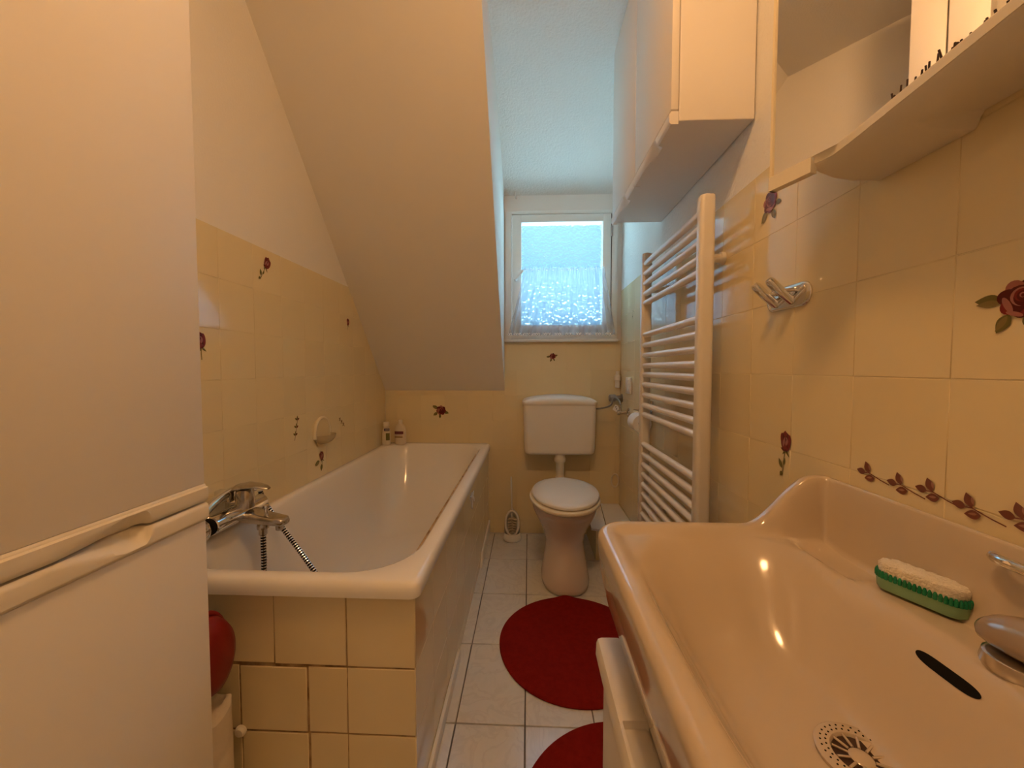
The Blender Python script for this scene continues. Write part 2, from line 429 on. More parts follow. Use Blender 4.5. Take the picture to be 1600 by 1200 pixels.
# flat ceiling, sloped ceiling, dormer
slab('ceiling', [(-1.03, YF-.1), (.68, YF-.1), (.68, YB+.2), (-1.03, YB+.2)], lambda p, k: (p[0], p[1], ZC+.1*k), 'plaster')
ys = YB-(ZC-.92)/SLOPE
so = slab('ceiling_slope', [(YB+.006, .92-.006*SLOPE), (ys, ZC), (ys+.12, ZC), (YB+.006, .92+.12*SLOPE)][::-1], lambda p, k: (XL-.02 if k else XD, p[0], p[1]), 'smooth_board')
prof = [(YB+.006, 2.137), (YB-.12, 2.199), (YB-.24, 2.256), (YB-.36, 2.309), (YB-.46, 2.348), (YB-.56, 2.380), (YB-.66, 2.400), (YB-.78, 2.413), (YB-.92, 2.4185), (YB-1.06, 2.4195)]
bm = nb(); loft(bm, [[(XR+TH, y, z), (XD-.05, y, z), (XD-.05, y, z+.12), (XR+TH, y, z+.12)] for y, z in prof]); o = obj('ceiling_dormer', bm, 'woodchip', None, 40); o['kind'] = 'structure'
slab('wall_dormer_cheek', [(YB+.004, .93), (ys+.01, ZC-.002), (YB+.004, ZC-.002)], lambda p, k: (XD-.001 if k == 0 else XD-.06, p[0], p[1]), 'smooth_board')

# ---- window
win = root('window_1', (.2, YB, WZ0), kind='structure')
bm = nb()
f0, f1 = YB-.012, YB+.06
box(bm, WX0, WX0+.042, f0, f1, WZ0, WZ1, .004); box(bm, WX1-.036, WX1, f0, f1, WZ0, WZ1, .004)
box(bm, WX0+.04, WX1-.034, f0, f1, WZ1-.022, WZ1, .004); box(bm, WX0+.04, WX1-.034, f0, f1, WZ0, WZ0+.05, .004)
obj('window_frame', bm, 'window_paint', win)
bm = nb(); s0, s1 = YB-.020, YB+.045
SX0, SX1, SZ0, SZ1 = -.105, .506, 1.296, 2.014
GX0, GX1, GZ0, GZ1 = -.046, .455, 1.333, 1.965
box(bm, SX0, GX0, s0, s1, SZ0, SZ1, .005); box(bm, GX1, SX1, s0, s1, SZ0, SZ1, .005)
box(bm, GX0-.005, GX1+.005, s0, s1, SZ0, GZ0, .005); box(bm, GX0-.005, GX1+.005, s0, s1, GZ1, SZ1, .005)
obj('sash', bm, 'window_paint', win)
bm = nb()
vs = [bm.verts.new(p) for p in ((GX0-.01, YB-.004, GZ0-.01), (GX1+.01, YB-.004, GZ0-.01), (GX1+.01, YB-.004, GZ1+.01), (GX0-.01, YB-.004, GZ1+.01))]
bm.faces.new(vs); obj('pane', bm, 'pebbled_glass', win, flat=True)
bm = nb(); box(bm, WX0-.003, WX1+.006, YB-.030, YB+.01, WZ0-.016, WZ0+.001, .004); obj('window_sill', bm, 'window_paint', win)
bm = nb()                                   # dark strip painting the shade in the hinge-side gap
box(bm, SX1+.001, WX1-.0365, YB-.0125, YB-.0115, SZ0, SZ1); obj('hinge_gap_shade', bm, 'gap_shade', win)
bm = nb()
for z in (1.905, 1.36):
    lathe(bm, [(.0065, -.03), (.0065, .03)], (SX1+.004, YB-.024, z), 'Z', 12)
h = obj('hinge', bm, 'grey_metal', win)
bm = nb()
lathe(bm, [(.012, 0), (.012, -.012), (.008, -.018), (.008, -.035)], (-.082, YB-.020, 1.615), 'Y', 16)
tube(bm, [(-.082, YB-.052, 1.612), (-.070, YB-.056, 1.625), (-.035, YB-.058, 1.662)], .0075, 10, sy=.7)
obj('window_handle', bm, 'white_plastic', win)

# trims beside the tub
bm = nb(); box(bm, -.2565, -.246, .86, 1.35, 0.0, .042, .002)
t = obj('trim_1', bm, 'white_plastic'); t['kind'] = 'structure'
bm = nb(); prism(bm, [(1.99, 0.001), (2.43, 0.001), (2.43, .085), (2.06, .06)], lambda p, k: (-.2565+.010*k, p[0], p[1]))
t = obj('trim_2', bm, 'cream_plastic', flat=True); t['kind'] = 'structure'

# ---- room door behind the camera (seen at most in reflections)
dr = root('door_1', (0, YF, 0), kind='structure')
bm = nb()
for x0, x1, z0, z1 in ((-.47, -.40, 0, 2.06), (.40, .47, 0, 2.06), (-.47, .47, 2.0, 2.07)): box(bm, x0, x1, YF, YF+.03, z0, z1, .004)
obj('door_frame', bm, 'door_white', dr)
bm = nb(); box(bm, -.40, .40, YF+.001, YF+.022, .008, 2.0, .003); leaf = obj('door_leaf', bm, 'door_white', dr)
bm = nb(); tube(bm, [(.34, YF+.02, 1.03), (.34, YF+.065, 1.03), (.33, YF+.07, 1.03), (.23, YF+.07, 1.03)], .009, 12); obj('door_handle', bm, 'chrome', leaf)

# ---- tube lamp over the mirror (above the frame): the room's warm light
lr = root('mirror_lamp', LAMP_POS, 'small opal glass lamp glowing warm on the wall above the mirror', 'lamp')
bm = nb(); lathe(bm, [(.001, -.055), (.016, -.053), (.026, -.045), (.030, -.032), (.030, .032), (.026, .045), (.016, .053), (.001, .055)], LAMP_POS, 'Y', 28); obj('glass_tube', bm, 'opal_globe_lit', lr)
bm = nb(); box(bm, LAMP_POS[0]+.0305, XR+TH-.0003, LAMP_POS[1]-.06, LAMP_POS[1]+.06, LAMP_POS[2]-.03, LAMP_POS[2]+.03, .004); obj('wall_mount', bm, 'white_plastic', lr)

cl = root('fill_lamp', FILL_LAMP_POS, 'added round opal fill lamp glowing warm on the flat ceiling', 'lamp')  # second lamp, added out of view for more even warm light
bm = nb(); lathe(bm, [(.001, -.040), (.045, -.036), (.076, -.024), (.092, -.004), (.092, .016), (.084, .030), (.075, .038)], FILL_LAMP_POS, 'Z', 32); obj('globe', bm, 'fill_globe_lit', cl)
bm = nb(); lathe(bm, [(.08, .037), (.084, .042), (.084, ZC-FILL_LAMP_POS[2]-.0005)], FILL_LAMP_POS, 'Z', 32); obj('ceiling_mount', bm, 'white_plastic', cl)

# ================================================================== BATHTUB
tub = root('bathtub', (-.585, 1.63, 0), 'long white enamel bathtub with rounded corners under the sloped ceiling', 'bathtub')
TX0, TX1, TY0, TY1, TZ = XL+.001, -.243, .822, YB-.001, .583
bm = nb()
def rr(x0, x1, y0, y1, r, z): return [(x, y, z) for x, y in rrect(x0, x1, y0, y1, r, 8, 10)]
rings = [rr(TX0+.02, TX1-.012, TY0+.012, TY1-.01, .018, TZ-.036), rr(TX0, TX1-.001, TY0+.001, TY1, .022, TZ-.036),
         rr(TX0, TX1, TY0, TY1, .024, TZ-.026), rr(TX0, TX1-.001, TY0+.001, TY1, .024, TZ-.014), rr(TX0, TX1-.006, TY0+.006, TY1, .024, TZ-.004),
         rr(TX0+.006, TX1-.014, TY0+.014, TY1-.006, .026, TZ)]
ix0, ix1, iy0, iy1 = TX0+.040, TX1-.046, TY0+.046, TY1-.050
rings += [rr(ix0-.006, ix1+.006, iy0-.006, iy1+.006, .150, TZ+.0005), rr(ix0, ix1, iy0, iy1, .155, TZ-.003), rr(ix0+.006, ix1-.006, iy0+.006, iy1-.008, .155, TZ-.012)]
for k in range(1, 13):                  # inside walls
    t = k/12; z = TZ-.012-(.385)*t
    e = .012+.045*t+.05*t**6; ey1 = .012+.20*t**1.2+.08*t**6; ey0 = .012+.05*t+.06*t**6
    rings.append(rr(ix0+e, ix1-e, iy0+ey0, iy1-ey1, .155-.01*t, z))
rings.append(rr(ix0+.14, ix1-.14, iy0+.17, iy1-.36, .10, TZ-.412))
loft(bm, rings, False, True)
obj('tub_shell', bm, 'enamel', tub, 50)
bm = nb(); lathe(bm, [(.001, .004), (.020, .004), (.028, .002), (.030, -.004)], (-.585, 1.18, TZ-.408), 'Z', 24); obj('drain', bm, 'chrome', tub)

# tiled masonry below it
sur = root('tub_surround', (-.59, 1.6, 0), 'yellow tiled masonry front and side carrying the bathtub, with a loose tile', 'tub surround')
PX, PY = -.257, .842
bm = nb(); box(bm, XL+.0005, PX-TH, PY+TH, PY+.07, 0, .546); box(bm, PX-.06, PX-TH, PY+.03, YB, 0, .546)
obj('masonry', bm, 'dirty_grout', sur, flat=True)
BN = ((0, PY, 0), Vector((1, 0, 0)), Vector((0, 0, 1)), Vector((0, -1, 0)))
BS = ((PX, 0, 0), Vector((0, 1, 0)), Vector((0, 0, 1)), Vector((1, 0, 0)))
def R4(u0, u1, v0, v1, h=.0012): return [(u0+h, v0+h), (u1-h, v0+h), (u1-h, v1-h), (u0+h, v1-h)]
for (u0, u1, v0, v1, off) in ((-.925, -.757, .375, .543, 0), (-.757, -.589, .375, .543, 0), (-.589, -.418, .374, .543, .001), (-.418, PX, .372, .541, 0),
                              (-.925, -.838, .212, .369, -.001), (-.838, -.675, .212, .369, -.001), (-.673, -.513, .212, .3675, .0008), (-.510, -.418, .212, .370, 0), (-.418, PX, .212, .370, 0),
                              (-.925, -.838, .05, .210, 0), (-.838, -.672, .05, .210, 0), (-.672, -.512, .05, .209, 0), (-.508, -.418, .05, .210, 0), (-.418, PX, .05, .210, 0),
                              (-.925, -.757, 0, .048, 0), (-.757, -.589, 0, .048, 0), (-.589, -.418, 0, .048, 0), (-.418, PX, 0, .048, 0)):
    place_tile(sur, R4(u0, u1, v0, v1), BN, 'wall_tile', off=off, bev=.0016)
tile_area(sur, BS, [[(PY, 0.0), (YB, 0.0), (YB, .545), (PY, .545)]], PY, .375, .1655, .164, .0014, 'wall_tile')
bm = nb(); lathe(bm, [(.013, 0), (.013, -.005), (.009, -.010), (.001, -.011)], (-.673, PY-.0005, .211), 'Y', 20); obj('tile_knob', bm, 'cream_plastic', sur)
bm = nb(); prism(bm, [(1.672, .487), (1.835, .441), (1.835, .452), (1.74, .50)], lambda p, k: (PX+.0005+.006*k, 1.672+(p[0]-1.672)*.55, p[1]))
prism(bm, [(1.668, .492), (1.76, .492), (1.708, .424)], lambda p, k: (PX+.0005+.004*k, p[0], p[1]))
obj('chipped_tile', bm, 'white_plastic', sur, flat=True)

# ---- tub mixer tap
tp = root('tub_mixer_tap', (-.87, 1.10, .63), 'chrome bath mixer tap with lever on the tiled wall above the tub', 'tap')
bm = nb(); lathe(bm, [(.022, 0), (.026, .004), (.026, .20), (.022, .206)], (-.862, .985, .632), 'Y', 28)
lathe(bm, [(.034, 0), (.034, .006), (.018, .016), (.018, .05)], (XL+.0005, 1.16, .632), 'X', 24); lathe(bm, [(.034, 0), (.034, .006), (.018, .016), (.018, .05)], (XL+.0005, 1.01, .632), 'X', 24)
body = obj('tap_body', bm, 'chrome', tp)
bm = nb(); lathe(bm, [(.0235, 0), (.0235, -.012), (.019, -.016)], (-.862, .986, .632), 'Y', 24); obj('end_knob', bm, 'black_rubber', tp)
bm = nb()                                    # spout: flattened, widening, pointing over the tub
rings = []
for k, (x, y, z, w, hh) in enumerate(((-.875, 1.112, .622, .036, .020), (-.83, 1.108, .618, .034, .018), (-.79, 1.104, .612, .028, .015), (-.75, 1.10, .608, .025, .013), (-.728, 1.098, .606, .022, .012), (-.718, 1.097, .606, .012, .007))):
    rings.append([(x, y+w*math.copysign(abs(math.cos(a))**.6, math.cos(a)), z+hh*math.copysign(abs(math.sin(a))**.6, math.sin(a))) for a in [2*PI*i/20 for i in range(20)]])
loft(bm, rings); lathe(bm, [(.011, 0), (.011, -.016), (.009, -.018)], (-.742, 1.098, .597), 'Z', 16)
obj('spout', bm, 'worn_chrome', tp, 50)
bm = nb(); lathe(bm, [(.005, 0), (.005, .018), (.008, .020), (.008, .026), (.002, .028)], (-.785, 1.103, .625), 'Z', 14); obj('diverter', bm, 'chrome', tp)
bm = nb()
lathe(bm, [(.024, 0), (.025, .02), (.023, .05), (.020, .055)], (-.848, 1.10, .645), 'Z', 24)
lev = obj('lever_base', bm, 'worn_chrome', tp)
bm = nb(); rings = []
for x, z, w, hh in ((-.876, .700, .020, .006), (-.866, .706, .025, .010), (-.84, .711, .026, .010), (-.81, .712, .022, .006), (-.785, .708, .016, .004), (-.772, .704, .008, .003)):
    rings.append([(x, 1.098+w*math.cos(a), z+hh*math.sin(a)) for a in [2*PI*i/18 for i in range(18)]])
loft(bm, rings); obj('lever_handle', bm, 'worn_chrome', lev, 50)
bm = nb(); lathe(bm, [(.013, .0), (.016, -.010), (.016, -.020), (.0115, -.022), (.0115, -.038)], (-.795, 1.10, .602), 'Z', 20); obj('hose_nut', bm, 'worn_chrome', tp)
def hose(path, name, parent, r=.0088, pitch=.0085):
    P = bez(path, 30); L = [0]
    for a, b in zip(P[:-1], P[1:]): L.append(L[-1]+(b-a).length)
    n = int(L[-1]/pitch); bm = nb(); pts = []; j = 0
    for i in range(n+1):
        s = L[-1]*i/n
        while j < len(L)-2 and L[j+1] < s: j += 1
        t = (s-L[j])/max(1e-6, L[j+1]-L[j]); pts.append(P[j].lerp(P[j+1], t))
    pts2, rad = [], []
    for i in range(n):
        a, b = pts[i], pts[i+1]
        for t, q in ((0, .80), (.06, 1), (.46, 1), (.52, .80), (.94, .80)): pts2.append(a.lerp(b, t)); rad.append(r*q)
    vr = tube(bm, pts2, r, 12, 0, rad)
    bm.faces.ensure_lookup_table()
    nn = len(pts2)-1
    for i, f in enumerate(bm.faces):
        if i < nn*12: f.material_index = 0 if (i//12) % 5 in (0, 1, 2) else 1
    return obj(name, bm, ['chrome', 'black_rubber'], parent, 60)
hose([(-.795, 1.10, .57), (-.795, 1.10, .50), (-.79, 1.10, .40), (-.76, 1.13, .27), (-.66, 1.22, .195), (-.56, 1.32, .185), (-.52, 1.42, .184)], 'shower_hose', tp)
hose([(-.885, 1.215, .66), (-.875, 1.22, .62), (-.82, 1.215, .545), (-.74, 1.19, .47), (-.67, 1.17, .40), (-.60, 1.18, .30), (-.53, 1.24, .20), (-.50, 1.36, .186), (-.52, 1.42, .184)], 'shower_hose', tp)
bm = nb(); tube(bm, bez([(-.895, 1.20, .672), (-.892, 1.13, .69), (-.888, 1.06, .688), (-.885, 1.0, .668), (-.882, .965, .64)], 10), .013, 16, radii=None)
lathe(bm, [(.002, 0), (.03, .002), (.034, .012), (.026, .026), (.014, .034)], (-.868, .945, .632), 'X', 24)
obj('hand_shower', bm, 'chrome', tp, 50)
bm = nb(); box(bm, XL+.0005, -.876, 1.075, 1.10, .665, .70, .004); obj('hand_shower_rest', bm, 'chrome', tp)

# ---- bottles on the far corner of the rim
def bottle(name, x, y, w, d, hgt, cap_r, cap_h, body_m, cap_m, label, lab_specs, neck):
    r = root(name, (x, y, TZ+.001), label, 'bottle', 'bottles on the bathtub rim')
    bm = nb(); rings = []; z0 = TZ+.0012
    for t, s in ((0, .86), (.02, .96), (.08, 1), (.45, 1.0), (.66, .98), (.80, .90), (.90, .74), (.97, .5), (1.0, neck)):
        rings.append([(x+w*s*math.copysign(abs(math.cos(a))**.75, math.cos(a)), y+d*max(s, neck*w/d if t > .95 else 0)*math.copysign(abs(math.sin(a))**.75, math.sin(a)), z0+hgt*t) for a in [2*PI*i/32 for i in range(32)]])
    loft(bm, rings); obj('body', bm, body_m, r, 50)
    bm = nb(); lathe(bm, [(cap_r*.97, 0), (cap_r, .002), (cap_r, cap_h*.85), (cap_r*.85, cap_h), (.001, cap_h)], (x, y, z0+hgt*.99), 'Z', 24); obj('cap', bm, cap_m, r)
    for (a0, a1, z1, z2, mm) in lab_specs:
        bm = nb(); g = []
        for zz in (z1, z2):
            g.append([(x+(w+.0006)*math.copysign(abs(math.cos(a))**.75, math.cos(a)), y+(d+.0006)*math.copysign(abs(math.sin(a))**.75, math.sin(a)), z0+zz) for a in [a0+(a1-a0)*i/14 for i in range(15)]])
        loft(bm, g, False, False, closed=False); obj('label', bm, mm, r, 60)
bottle('shampoo_bottle', -.889, 2.352, .0255, .018, .118, .020, .026, 'bottle_white', 'cream_plastic', 'slim pale bottle with a small navy label, nearer the tub corner',
       [(-1.75, -.45, .088, .104, 'label_navy'), (-1.55, -.6, .093, .099, 'label_pale'), (-1.5, -.4, .03, .075, 'leaf_olive')], .8)
bottle('lotion_bottle', -.807, 2.376, .036, .022, .128, .0125, .027, 'bottle_cream', 'cream_plastic', 'wider cream bottle with a maroon label, right of the slim bottle',
       [(-2.6, -.95, .066, .084, 'label_maroon'), (-2.4, -1.15, .058, .066, 'label_pale'), (-2.5, -1.1, .044, .052, 'brass')], .36)

# ---- soap dish on the left wall
sd = root('soap_dish', (XL, 1.665, .79), 'cream ceramic soap dish with round niche on the left tile wall', 'soap dish')
bm = nb(); rings = []
for i in range(15):                              # scoop: half bowl hanging from the wall
    ph = PI/2*i/14
    rings.append([(XL+.0005+.060*math.sin(a)*math.cos(ph)*1.0, 1.668+.058*math.cos(a)*(math.cos(ph)**.8 if i else 1), .768-.045*math.sin(ph)) for a in [PI*k/20 for k in range(21)]])
loft(bm, rings, False, False, closed=False)
bmesh.ops.solidify(bm, geom=list(bm.faces), thickness=.005)
obj('tray', bm, 'soap_ceramic', sd, 50)
bm = nb(); tube(bm, [(XL+.004, 1.668+.062*math.cos(a), .772+.070*math.sin(a)) for a in [-.25+(PI+.5)*k/32 for k in range(33)]], .008, 12)
obj('niche_rim', bm, 'soap_ceramic', sd, 60)
bm = nb(); lathe(bm, [(.001, .001), (.03, .0015), (.052, .003), (.062, .007)], (XL+.0003, 1.668, .775), 'X', 32, sy=1.1); obj('niche', bm, 'wall_tile', sd, 60)

# ================================================================== DECALS (printed roses and sprigs on the tiles)
def ell(cx, cy, a, b, rot=0, n=18):
    c, s = math.cos(rot), math.sin(rot)
    return [(cx+a*math.cos(t)*c-b*math.sin(t)*s, cy+a*math.cos(t)*s+b*math.sin(t)*c) for t in [2*PI*i/n for i in range(n)]]
def leafp(cx, cy, L, w, rot, n=9):
    up = [(L*i/n, w*math.sin(PI*(i/n)**.85)) for i in range(n+1)]; dn = [(x, -y) for x, y in up[1:-1]][::-1]
    c, s = math.cos(rot), math.sin(rot)
    return [(cx+x*c-y*s, cy+x*s+y*c) for x, y in up+dn]
def line(pts, w):
    L, R = [], []
    for i, p in enumerate(pts):
        a, b = pts[max(0, i-1)], pts[min(len(pts)-1, i+1)]; d = math.hypot(b[0]-a[0], b[1]-a[1]); nx, ny = -(b[1]-a[1])/d, (b[0]-a[0])/d
        L.append((p[0]+nx*w, p[1]+ny*w)); R.append((p[0]-nx*w, p[1]-ny*w))
    return L+R[::-1]
DM = ['rose_dark', 'rose_mid', 'rose_light', 'leaf_olive', 'twig_brown', 'twig_light', 'leaf_light']
def decal(name, parent, basis, u, v, shapes, scale=1.0, rot=0.0, label=None, lift=.0012):
    me = bpy.data.meshes.new(name); V = []; F = []; MI = []
    c, s = math.cos(rot), math.sin(rot)
    for k, (pts, mi) in enumerate(shapes):
        b0 = len(V); V += [((x*c-y*s)*scale, (x*s+y*c)*scale, k*.00004) for x, y in pts]
        F.append(tuple(range(b0, b0+len(pts)))); MI.append(mi)
    me.from_pydata(V, [], F)
    for m in DM: me.materials.append(M[m])
    for p, mi in zip(me.polygons, MI): p.material_index = mi
    me.update()
    o = bpy.data.objects.new(name, me); COL.objects.link(o)
    org, U, Vv, N = basis
    o.matrix_basis = Matrix.Translation(Vector(org)+U*u+Vv*v+N*lift) @ Matrix((U, Vv, N)).transposed().to_4x4()
    set_parent(o, parent)
    if label: o['label'] = label
    return o
def rosebud(leafy=True):
    s = [(line([(-.006, -.028), (-.002, -.012), (.002, 0)], .0011), 3)]
    if leafy: s += [(leafp(-.010, -.036, .020, .0045, 2.0), 3), (leafp(-.010, -.042, .011, .0042, 3.9), 3), (leafp(-.006, -.030, .015, .003, 1.2), 3), (line([(-.006, -.028), (-.009, -.042)], .0008), 3)]
    s += [(leafp(.002, -.002, .016, .0022, -.9), 3), (leafp(.002, -.002, .012, .002, -2.4), 3), (leafp(.002, -.004, .014, .0025, 2.7), 0)]
    s += [(ell(.004, .013, .013, .018, -.1), 0), (ell(-.002, .014, .007, .016, .18), 1), (ell(.011, .012, .007, .015, -.25), 1), (ell(.004, .022, .008, .010, 0), 0),
          (leafp(.004, .022, .012, .005, 1.5), 1), (leafp(-.004, .004, .020, .003, 1.2), 2), (leafp(.009, .001, .019, .0028, 1.8), 0), (ell(.007, .012, .003, .006, -.5), 2), (leafp(.010, .016, .008, .0015, 2.2), 2)]
    return s
def bloom():
    s = [(leafp(-.016, .003, .034, .0085, PI-.05), 3), (leafp(-.018, .0, .030, .005, PI+.03), 6), (leafp(-.008, -.016, .028, .008, -2.05), 3), (leafp(-.010, -.018, .024, .004, -2.1), 6), (leafp(.008, -.018, .022, .006, -1.1), 3), (leafp(.018, .004, .030, .008, .2), 3)]
    for k in range(7):
        a = 2*PI*k/7+.3; s.append((ell(.003+.014*math.cos(a), .004+.013*math.sin(a), .013, .011, a), (1, 0, 2, 0, 1, 0, 1)[k]))
    s += [(ell(.003, .003, .019, .018), 0), (ell(-.011, -.004, .004, .012, .5), 2), (ell(.004, .006, .013, .0125), 2), (ell(.006, .005, .0115, .0115), 0), (ell(.004, .008, .009, .0085), 1), (ell(.005, .007, .007, .007), 0), (ell(.004, .008, .0032, .0035), 2), (ell(.0045, .0075, .002, .0022), 0), (ell(.012, -.012, .010, .0035, .5), 1), (ell(-.002, -.016, .010, .003, -.3), 2)]
    return s
def sprig(n=3, d=0.0):
    s = [(line([(0, 0), (.006, .014), (.012, .026), (.020, .048)], .0007), 4)]
    for k in range(n):
        t = .25+.7*k/max(1, n-1); x, y = .018*t, .046*t
        s += [(leafp(x, y, .009, .0024, 2.4), 3), (leafp(x, y, .009, .0026, .25), 4), (leafp(x+.001, y+.002, .008, .002, 1.3), 3)]
    return s
# left wall
decal('rose_print', wall_left, BL, 1.325, 1.418, rosebud(), 1.15, -.30, 'upright red rosebud with two leaves')
decal('rose_print', wall_left, BL, 1.046, 1.122, rosebud(False), 1.3, .3, 'dark red rosebud on a bare stem')
decal('rose_print', wall_left, BL, 1.935, 1.285, rosebud(False), .95, .1)
decal('rose_print', wall_left, BL, 1.665, .655, [(q, m) for q, m in bloom() if True][:3]+rosebud(False), 1.15, .35)
decal('sprig_print', wall_left, BL, 1.470, .775, sprig(3), 1.75, .15)
decal('sprig_print', wall_left, BL, 1.885, .770, sprig(3), 1.35, 1.25)
# back wall
decal('rose_print', wall_back, BB, -.567, .79, bloom(), 1.2, -.5)
decal('rose_print', wall_back, BB, .149, 1.135, bloom(), .75, .1)
# right wall
decal('rose_print', wall_right, BR, -.479, 1.139, bloom(), .90, -.05, 'large open red rose with leaves')
decal('rose_print', wall_right, BR, -.880, .880, rosebud(), 1.22, .12, 'upright red rosebud above the basin')
decal('rose_print', wall_right, BR, -.955, 1.452, bloom(), 1.0, .9)
decal('rose_print', wall_right, BR, -2.17, 1.335, sprig(2), .9, 0)
decal('rose_print', wall_right, BR, -1.99, .66, rosebud(False), 1.0, .1)
tw = []
for k, (x, y) in enumerate(((0, 0), (.052, -.003), (.094, .001), (.140, -.004), (.188, 0.001))):
    tw += [(line([(x, y+.001), (x+.016, y+.004), (x+.036, y-.002), (x+.050, y-.005)], .0008), 4), (leafp(x+.016, y+.004, .018, .0056, 1.95), 4), (leafp(x+.018, y+.008, .010, .0018, 1.85), 5),
           (leafp(x+.010, y+.003, .016, .005, 3.05), 4), (leafp(x+.026, y-.002, .018, .0055, 3.35), 4), (leafp(x+.022, y-.002, .010, .0016, 3.35), 5)]
decal('sprig_print', wall_right, BR, -.684, .880, tw, 1.08, -.0, 'brown budding twig running along the basin back')

# ================================================================== TOILET
tl = root('toilet', (.185, 1.95, 0), 'pinkish white pedestal toilet with closed lid at the back wall', 'toilet')
def egg(cx, cy, a, bf, bb, z, n=40, sq=1.0):
    out = []
    for i in range(n):
        t = 2*PI*i/n; s = math.sin(t); c = math.cos(t)
        out.append((cx+a*math.copysign(abs(c)**sq, c), cy+(bb if s > 0 else bf)*math.copysign(abs(s)**sq, s), z))
    return out
TXC = .184
bm = nb()
loft(bm, [egg(TXC, 1.925, .108, .172, .165, .001, sq=.85), egg(TXC, 1.925, .118, .182, .175, .008, sq=.85), egg(TXC, 1.925, .119, .184, .175, .03, sq=.85), egg(TXC, 1.935, .108, .165, .17, .09, sq=.88),
          egg(TXC, 1.945, .097, .142, .165, .16), egg(TXC, 1.95, .096, .138, .165, .20), egg(TXC, 1.955, .110, .158, .17, .25), egg(TXC, 1.96, .138, .198, .19, .305), egg(TXC, 1.965, .160, .235, .22, .35), egg(TXC, 1.965, .168, .250, .235, .385), egg(TXC, 1.965, .163, .245, .23, .392)])
obj('bowl', bm, 'toilet_ceramic', tl, 60)
bm = nb()
loft(bm, [egg(TXC, 1.962, .170, .258, .225, .394), egg(TXC, 1.962, .178, .268, .23, .399), egg(TXC, 1.962, .180, .270, .23, .407), egg(TXC, 1.962, .176, .266, .228, .414), egg(TXC, 1.962, .150, .24, .21, .416)])
obj('seat', bm, 'seat_cream', tl, 60)
bm = nb()
loft(bm, [egg(TXC+.004, 1.968, .160, .250, .222, .418), egg(TXC+.004, 1.968, .170, .258, .226, .421), egg(TXC+.004, 1.968, .171, .259, .226, .429), egg(TXC+.004, 1.968, .166, .254, .222, .436), egg(TXC+.004, 1.968, .13, .21, .19, .441), egg(TXC+.004, 1.968, .05, .08, .08, .4435)])
obj('lid', bm, 'white_plastic', tl, 60)
for sx in (-.075, .075):
    bm = nb(); lathe(bm, [(.012, -.02), (.012, .02)], (TXC+sx, 2.19, .412), 'X', 14); obj('lid_hinge', bm, 'white_plastic', tl)
bm = nb(); lathe(bm, [(.024, 0), (.024, .10), (.027, .103), (.034, .112), (.034, .132), (.030, .137), (.030, .165)], (.192, 2.335, .385), 'Z', 24)
tube(bm, [(.192, 2.335, .40), (.192, 2.32, .375), (.192, 2.27, .355), (.192, 2.17, .345)], .028, 16)
obj('flush_pipe', bm, 'white_plastic', tl, 50)
cs = root('toilet_cistern', (.187, 2.36, .54), 'white plastic flush cistern with domed lid on the back wall', 'cistern')
cx0, cx1, cy0, cy1 = -.033, .405, 2.285, YB-.002
def crr(ex, ey, z, r=.03): return [(x, y, z) for x, y in rrect(cx0+ex, cx1-ex, cy0+ey, cy1, [.008, .008, r, r], 8, 4)]
bm = nb()
loft(bm, [crr(.030, .022, .541), crr(.018, .008, .546), crr(.010, .003, .556), crr(.007, .001, .575), crr(.003, .0, .72), crr(.001, 0, .842)])
obj('tank', bm, 'white_plastic', cs, 50)
bm = nb(); rings = []
for z, e, dome in ((.842, -.002, 0), (.846, -.005, 0), (.862, -.005, 0.2), (.870, .004, .5), (.874, .02, .8), (.876, .07, 1)):
    rings.append([(x, y, z+dome*.024*(1-((x-.186)/.22)**2)) for x, y, _ in crr(e, e if e < 0 else e*.8, 0)])
loft(bm, rings); obj('tank_lid', bm, 'white_plastic', cs, 50)

# ---- boxed pipe ledge in the corner
lg = root('pipe_ledge', (.46, 2.26, 0), 'low white boxed ledge with two slabs between toilet and right wall', 'ledge')
bm = nb(); box(bm, .372, XR-.001, 2.10, YB-.001, 0.0005, .185, .002); obj('box', bm, 'wall_tile', lg, flat=True)
bm = nb(); prism(bm, [(.340, 2.06), (.418, 2.035), (.455, 2.438), (.365, 2.438)], lambda p, k: (p[0], p[1], .186+.012*k)); obj('slab', bm, 'ceramic', lg, flat=True)
bm = nb(); prism(bm, [(.422, 2.03), (.573, 2.085), (.573, 2.438), (.459, 2.438)], lambda p, k: (p[0], p[1], .187+.014*k)); obj('slab', bm, 'ceramic', lg, flat=True)

# ---- toilet brush
tb = root('toilet_brush', (-.100, 2.335, 0), 'white toilet brush in an open oval holder beside the tub', 'toilet brush')
bx, by = -.100, 2.345
bm = nb(); lathe(bm, [(.052, .001), (.056, .006), (.055, .02), (.050, .042), (.046, .045), (.044, .02), (.001, .015)], (bx, by, 0), 'Z', 28)
tube(bm, [(bx+.040*math.cos(a), by-.010-.012*math.cos(a)**2*0, .105+.078*math.sin(a)) for a in [2*PI*k/40 for k in range(41)]], .0075, 12)
obj('holder', bm, 'white_plastic', tb, 60)
bm = nb(); rings = []
for z, r in ((.03, .050), (.08, .048), (.13, .044), (.17, .030), (.186, .012)):
    rings.append([(bx+r*math.cos(a), by+r*math.sin(a)*.95, z) for a in [PI*k/16 for k in range(17)]])
loft(bm, rings, False, False, closed=False); obj('holder_back', bm, 'white_plastic', tb, 60)
bm = nb(); tube(bm, [(bx-.002, by, .13), (bx-.003, by, .22), (bx-.006, by+.004, .36), (bx-.007, by+.005, .392)], .005, 10, radii=[.006, .0045, .0055, .004]); obj('handle', bm, 'white_plastic', tb)
bm = nb()
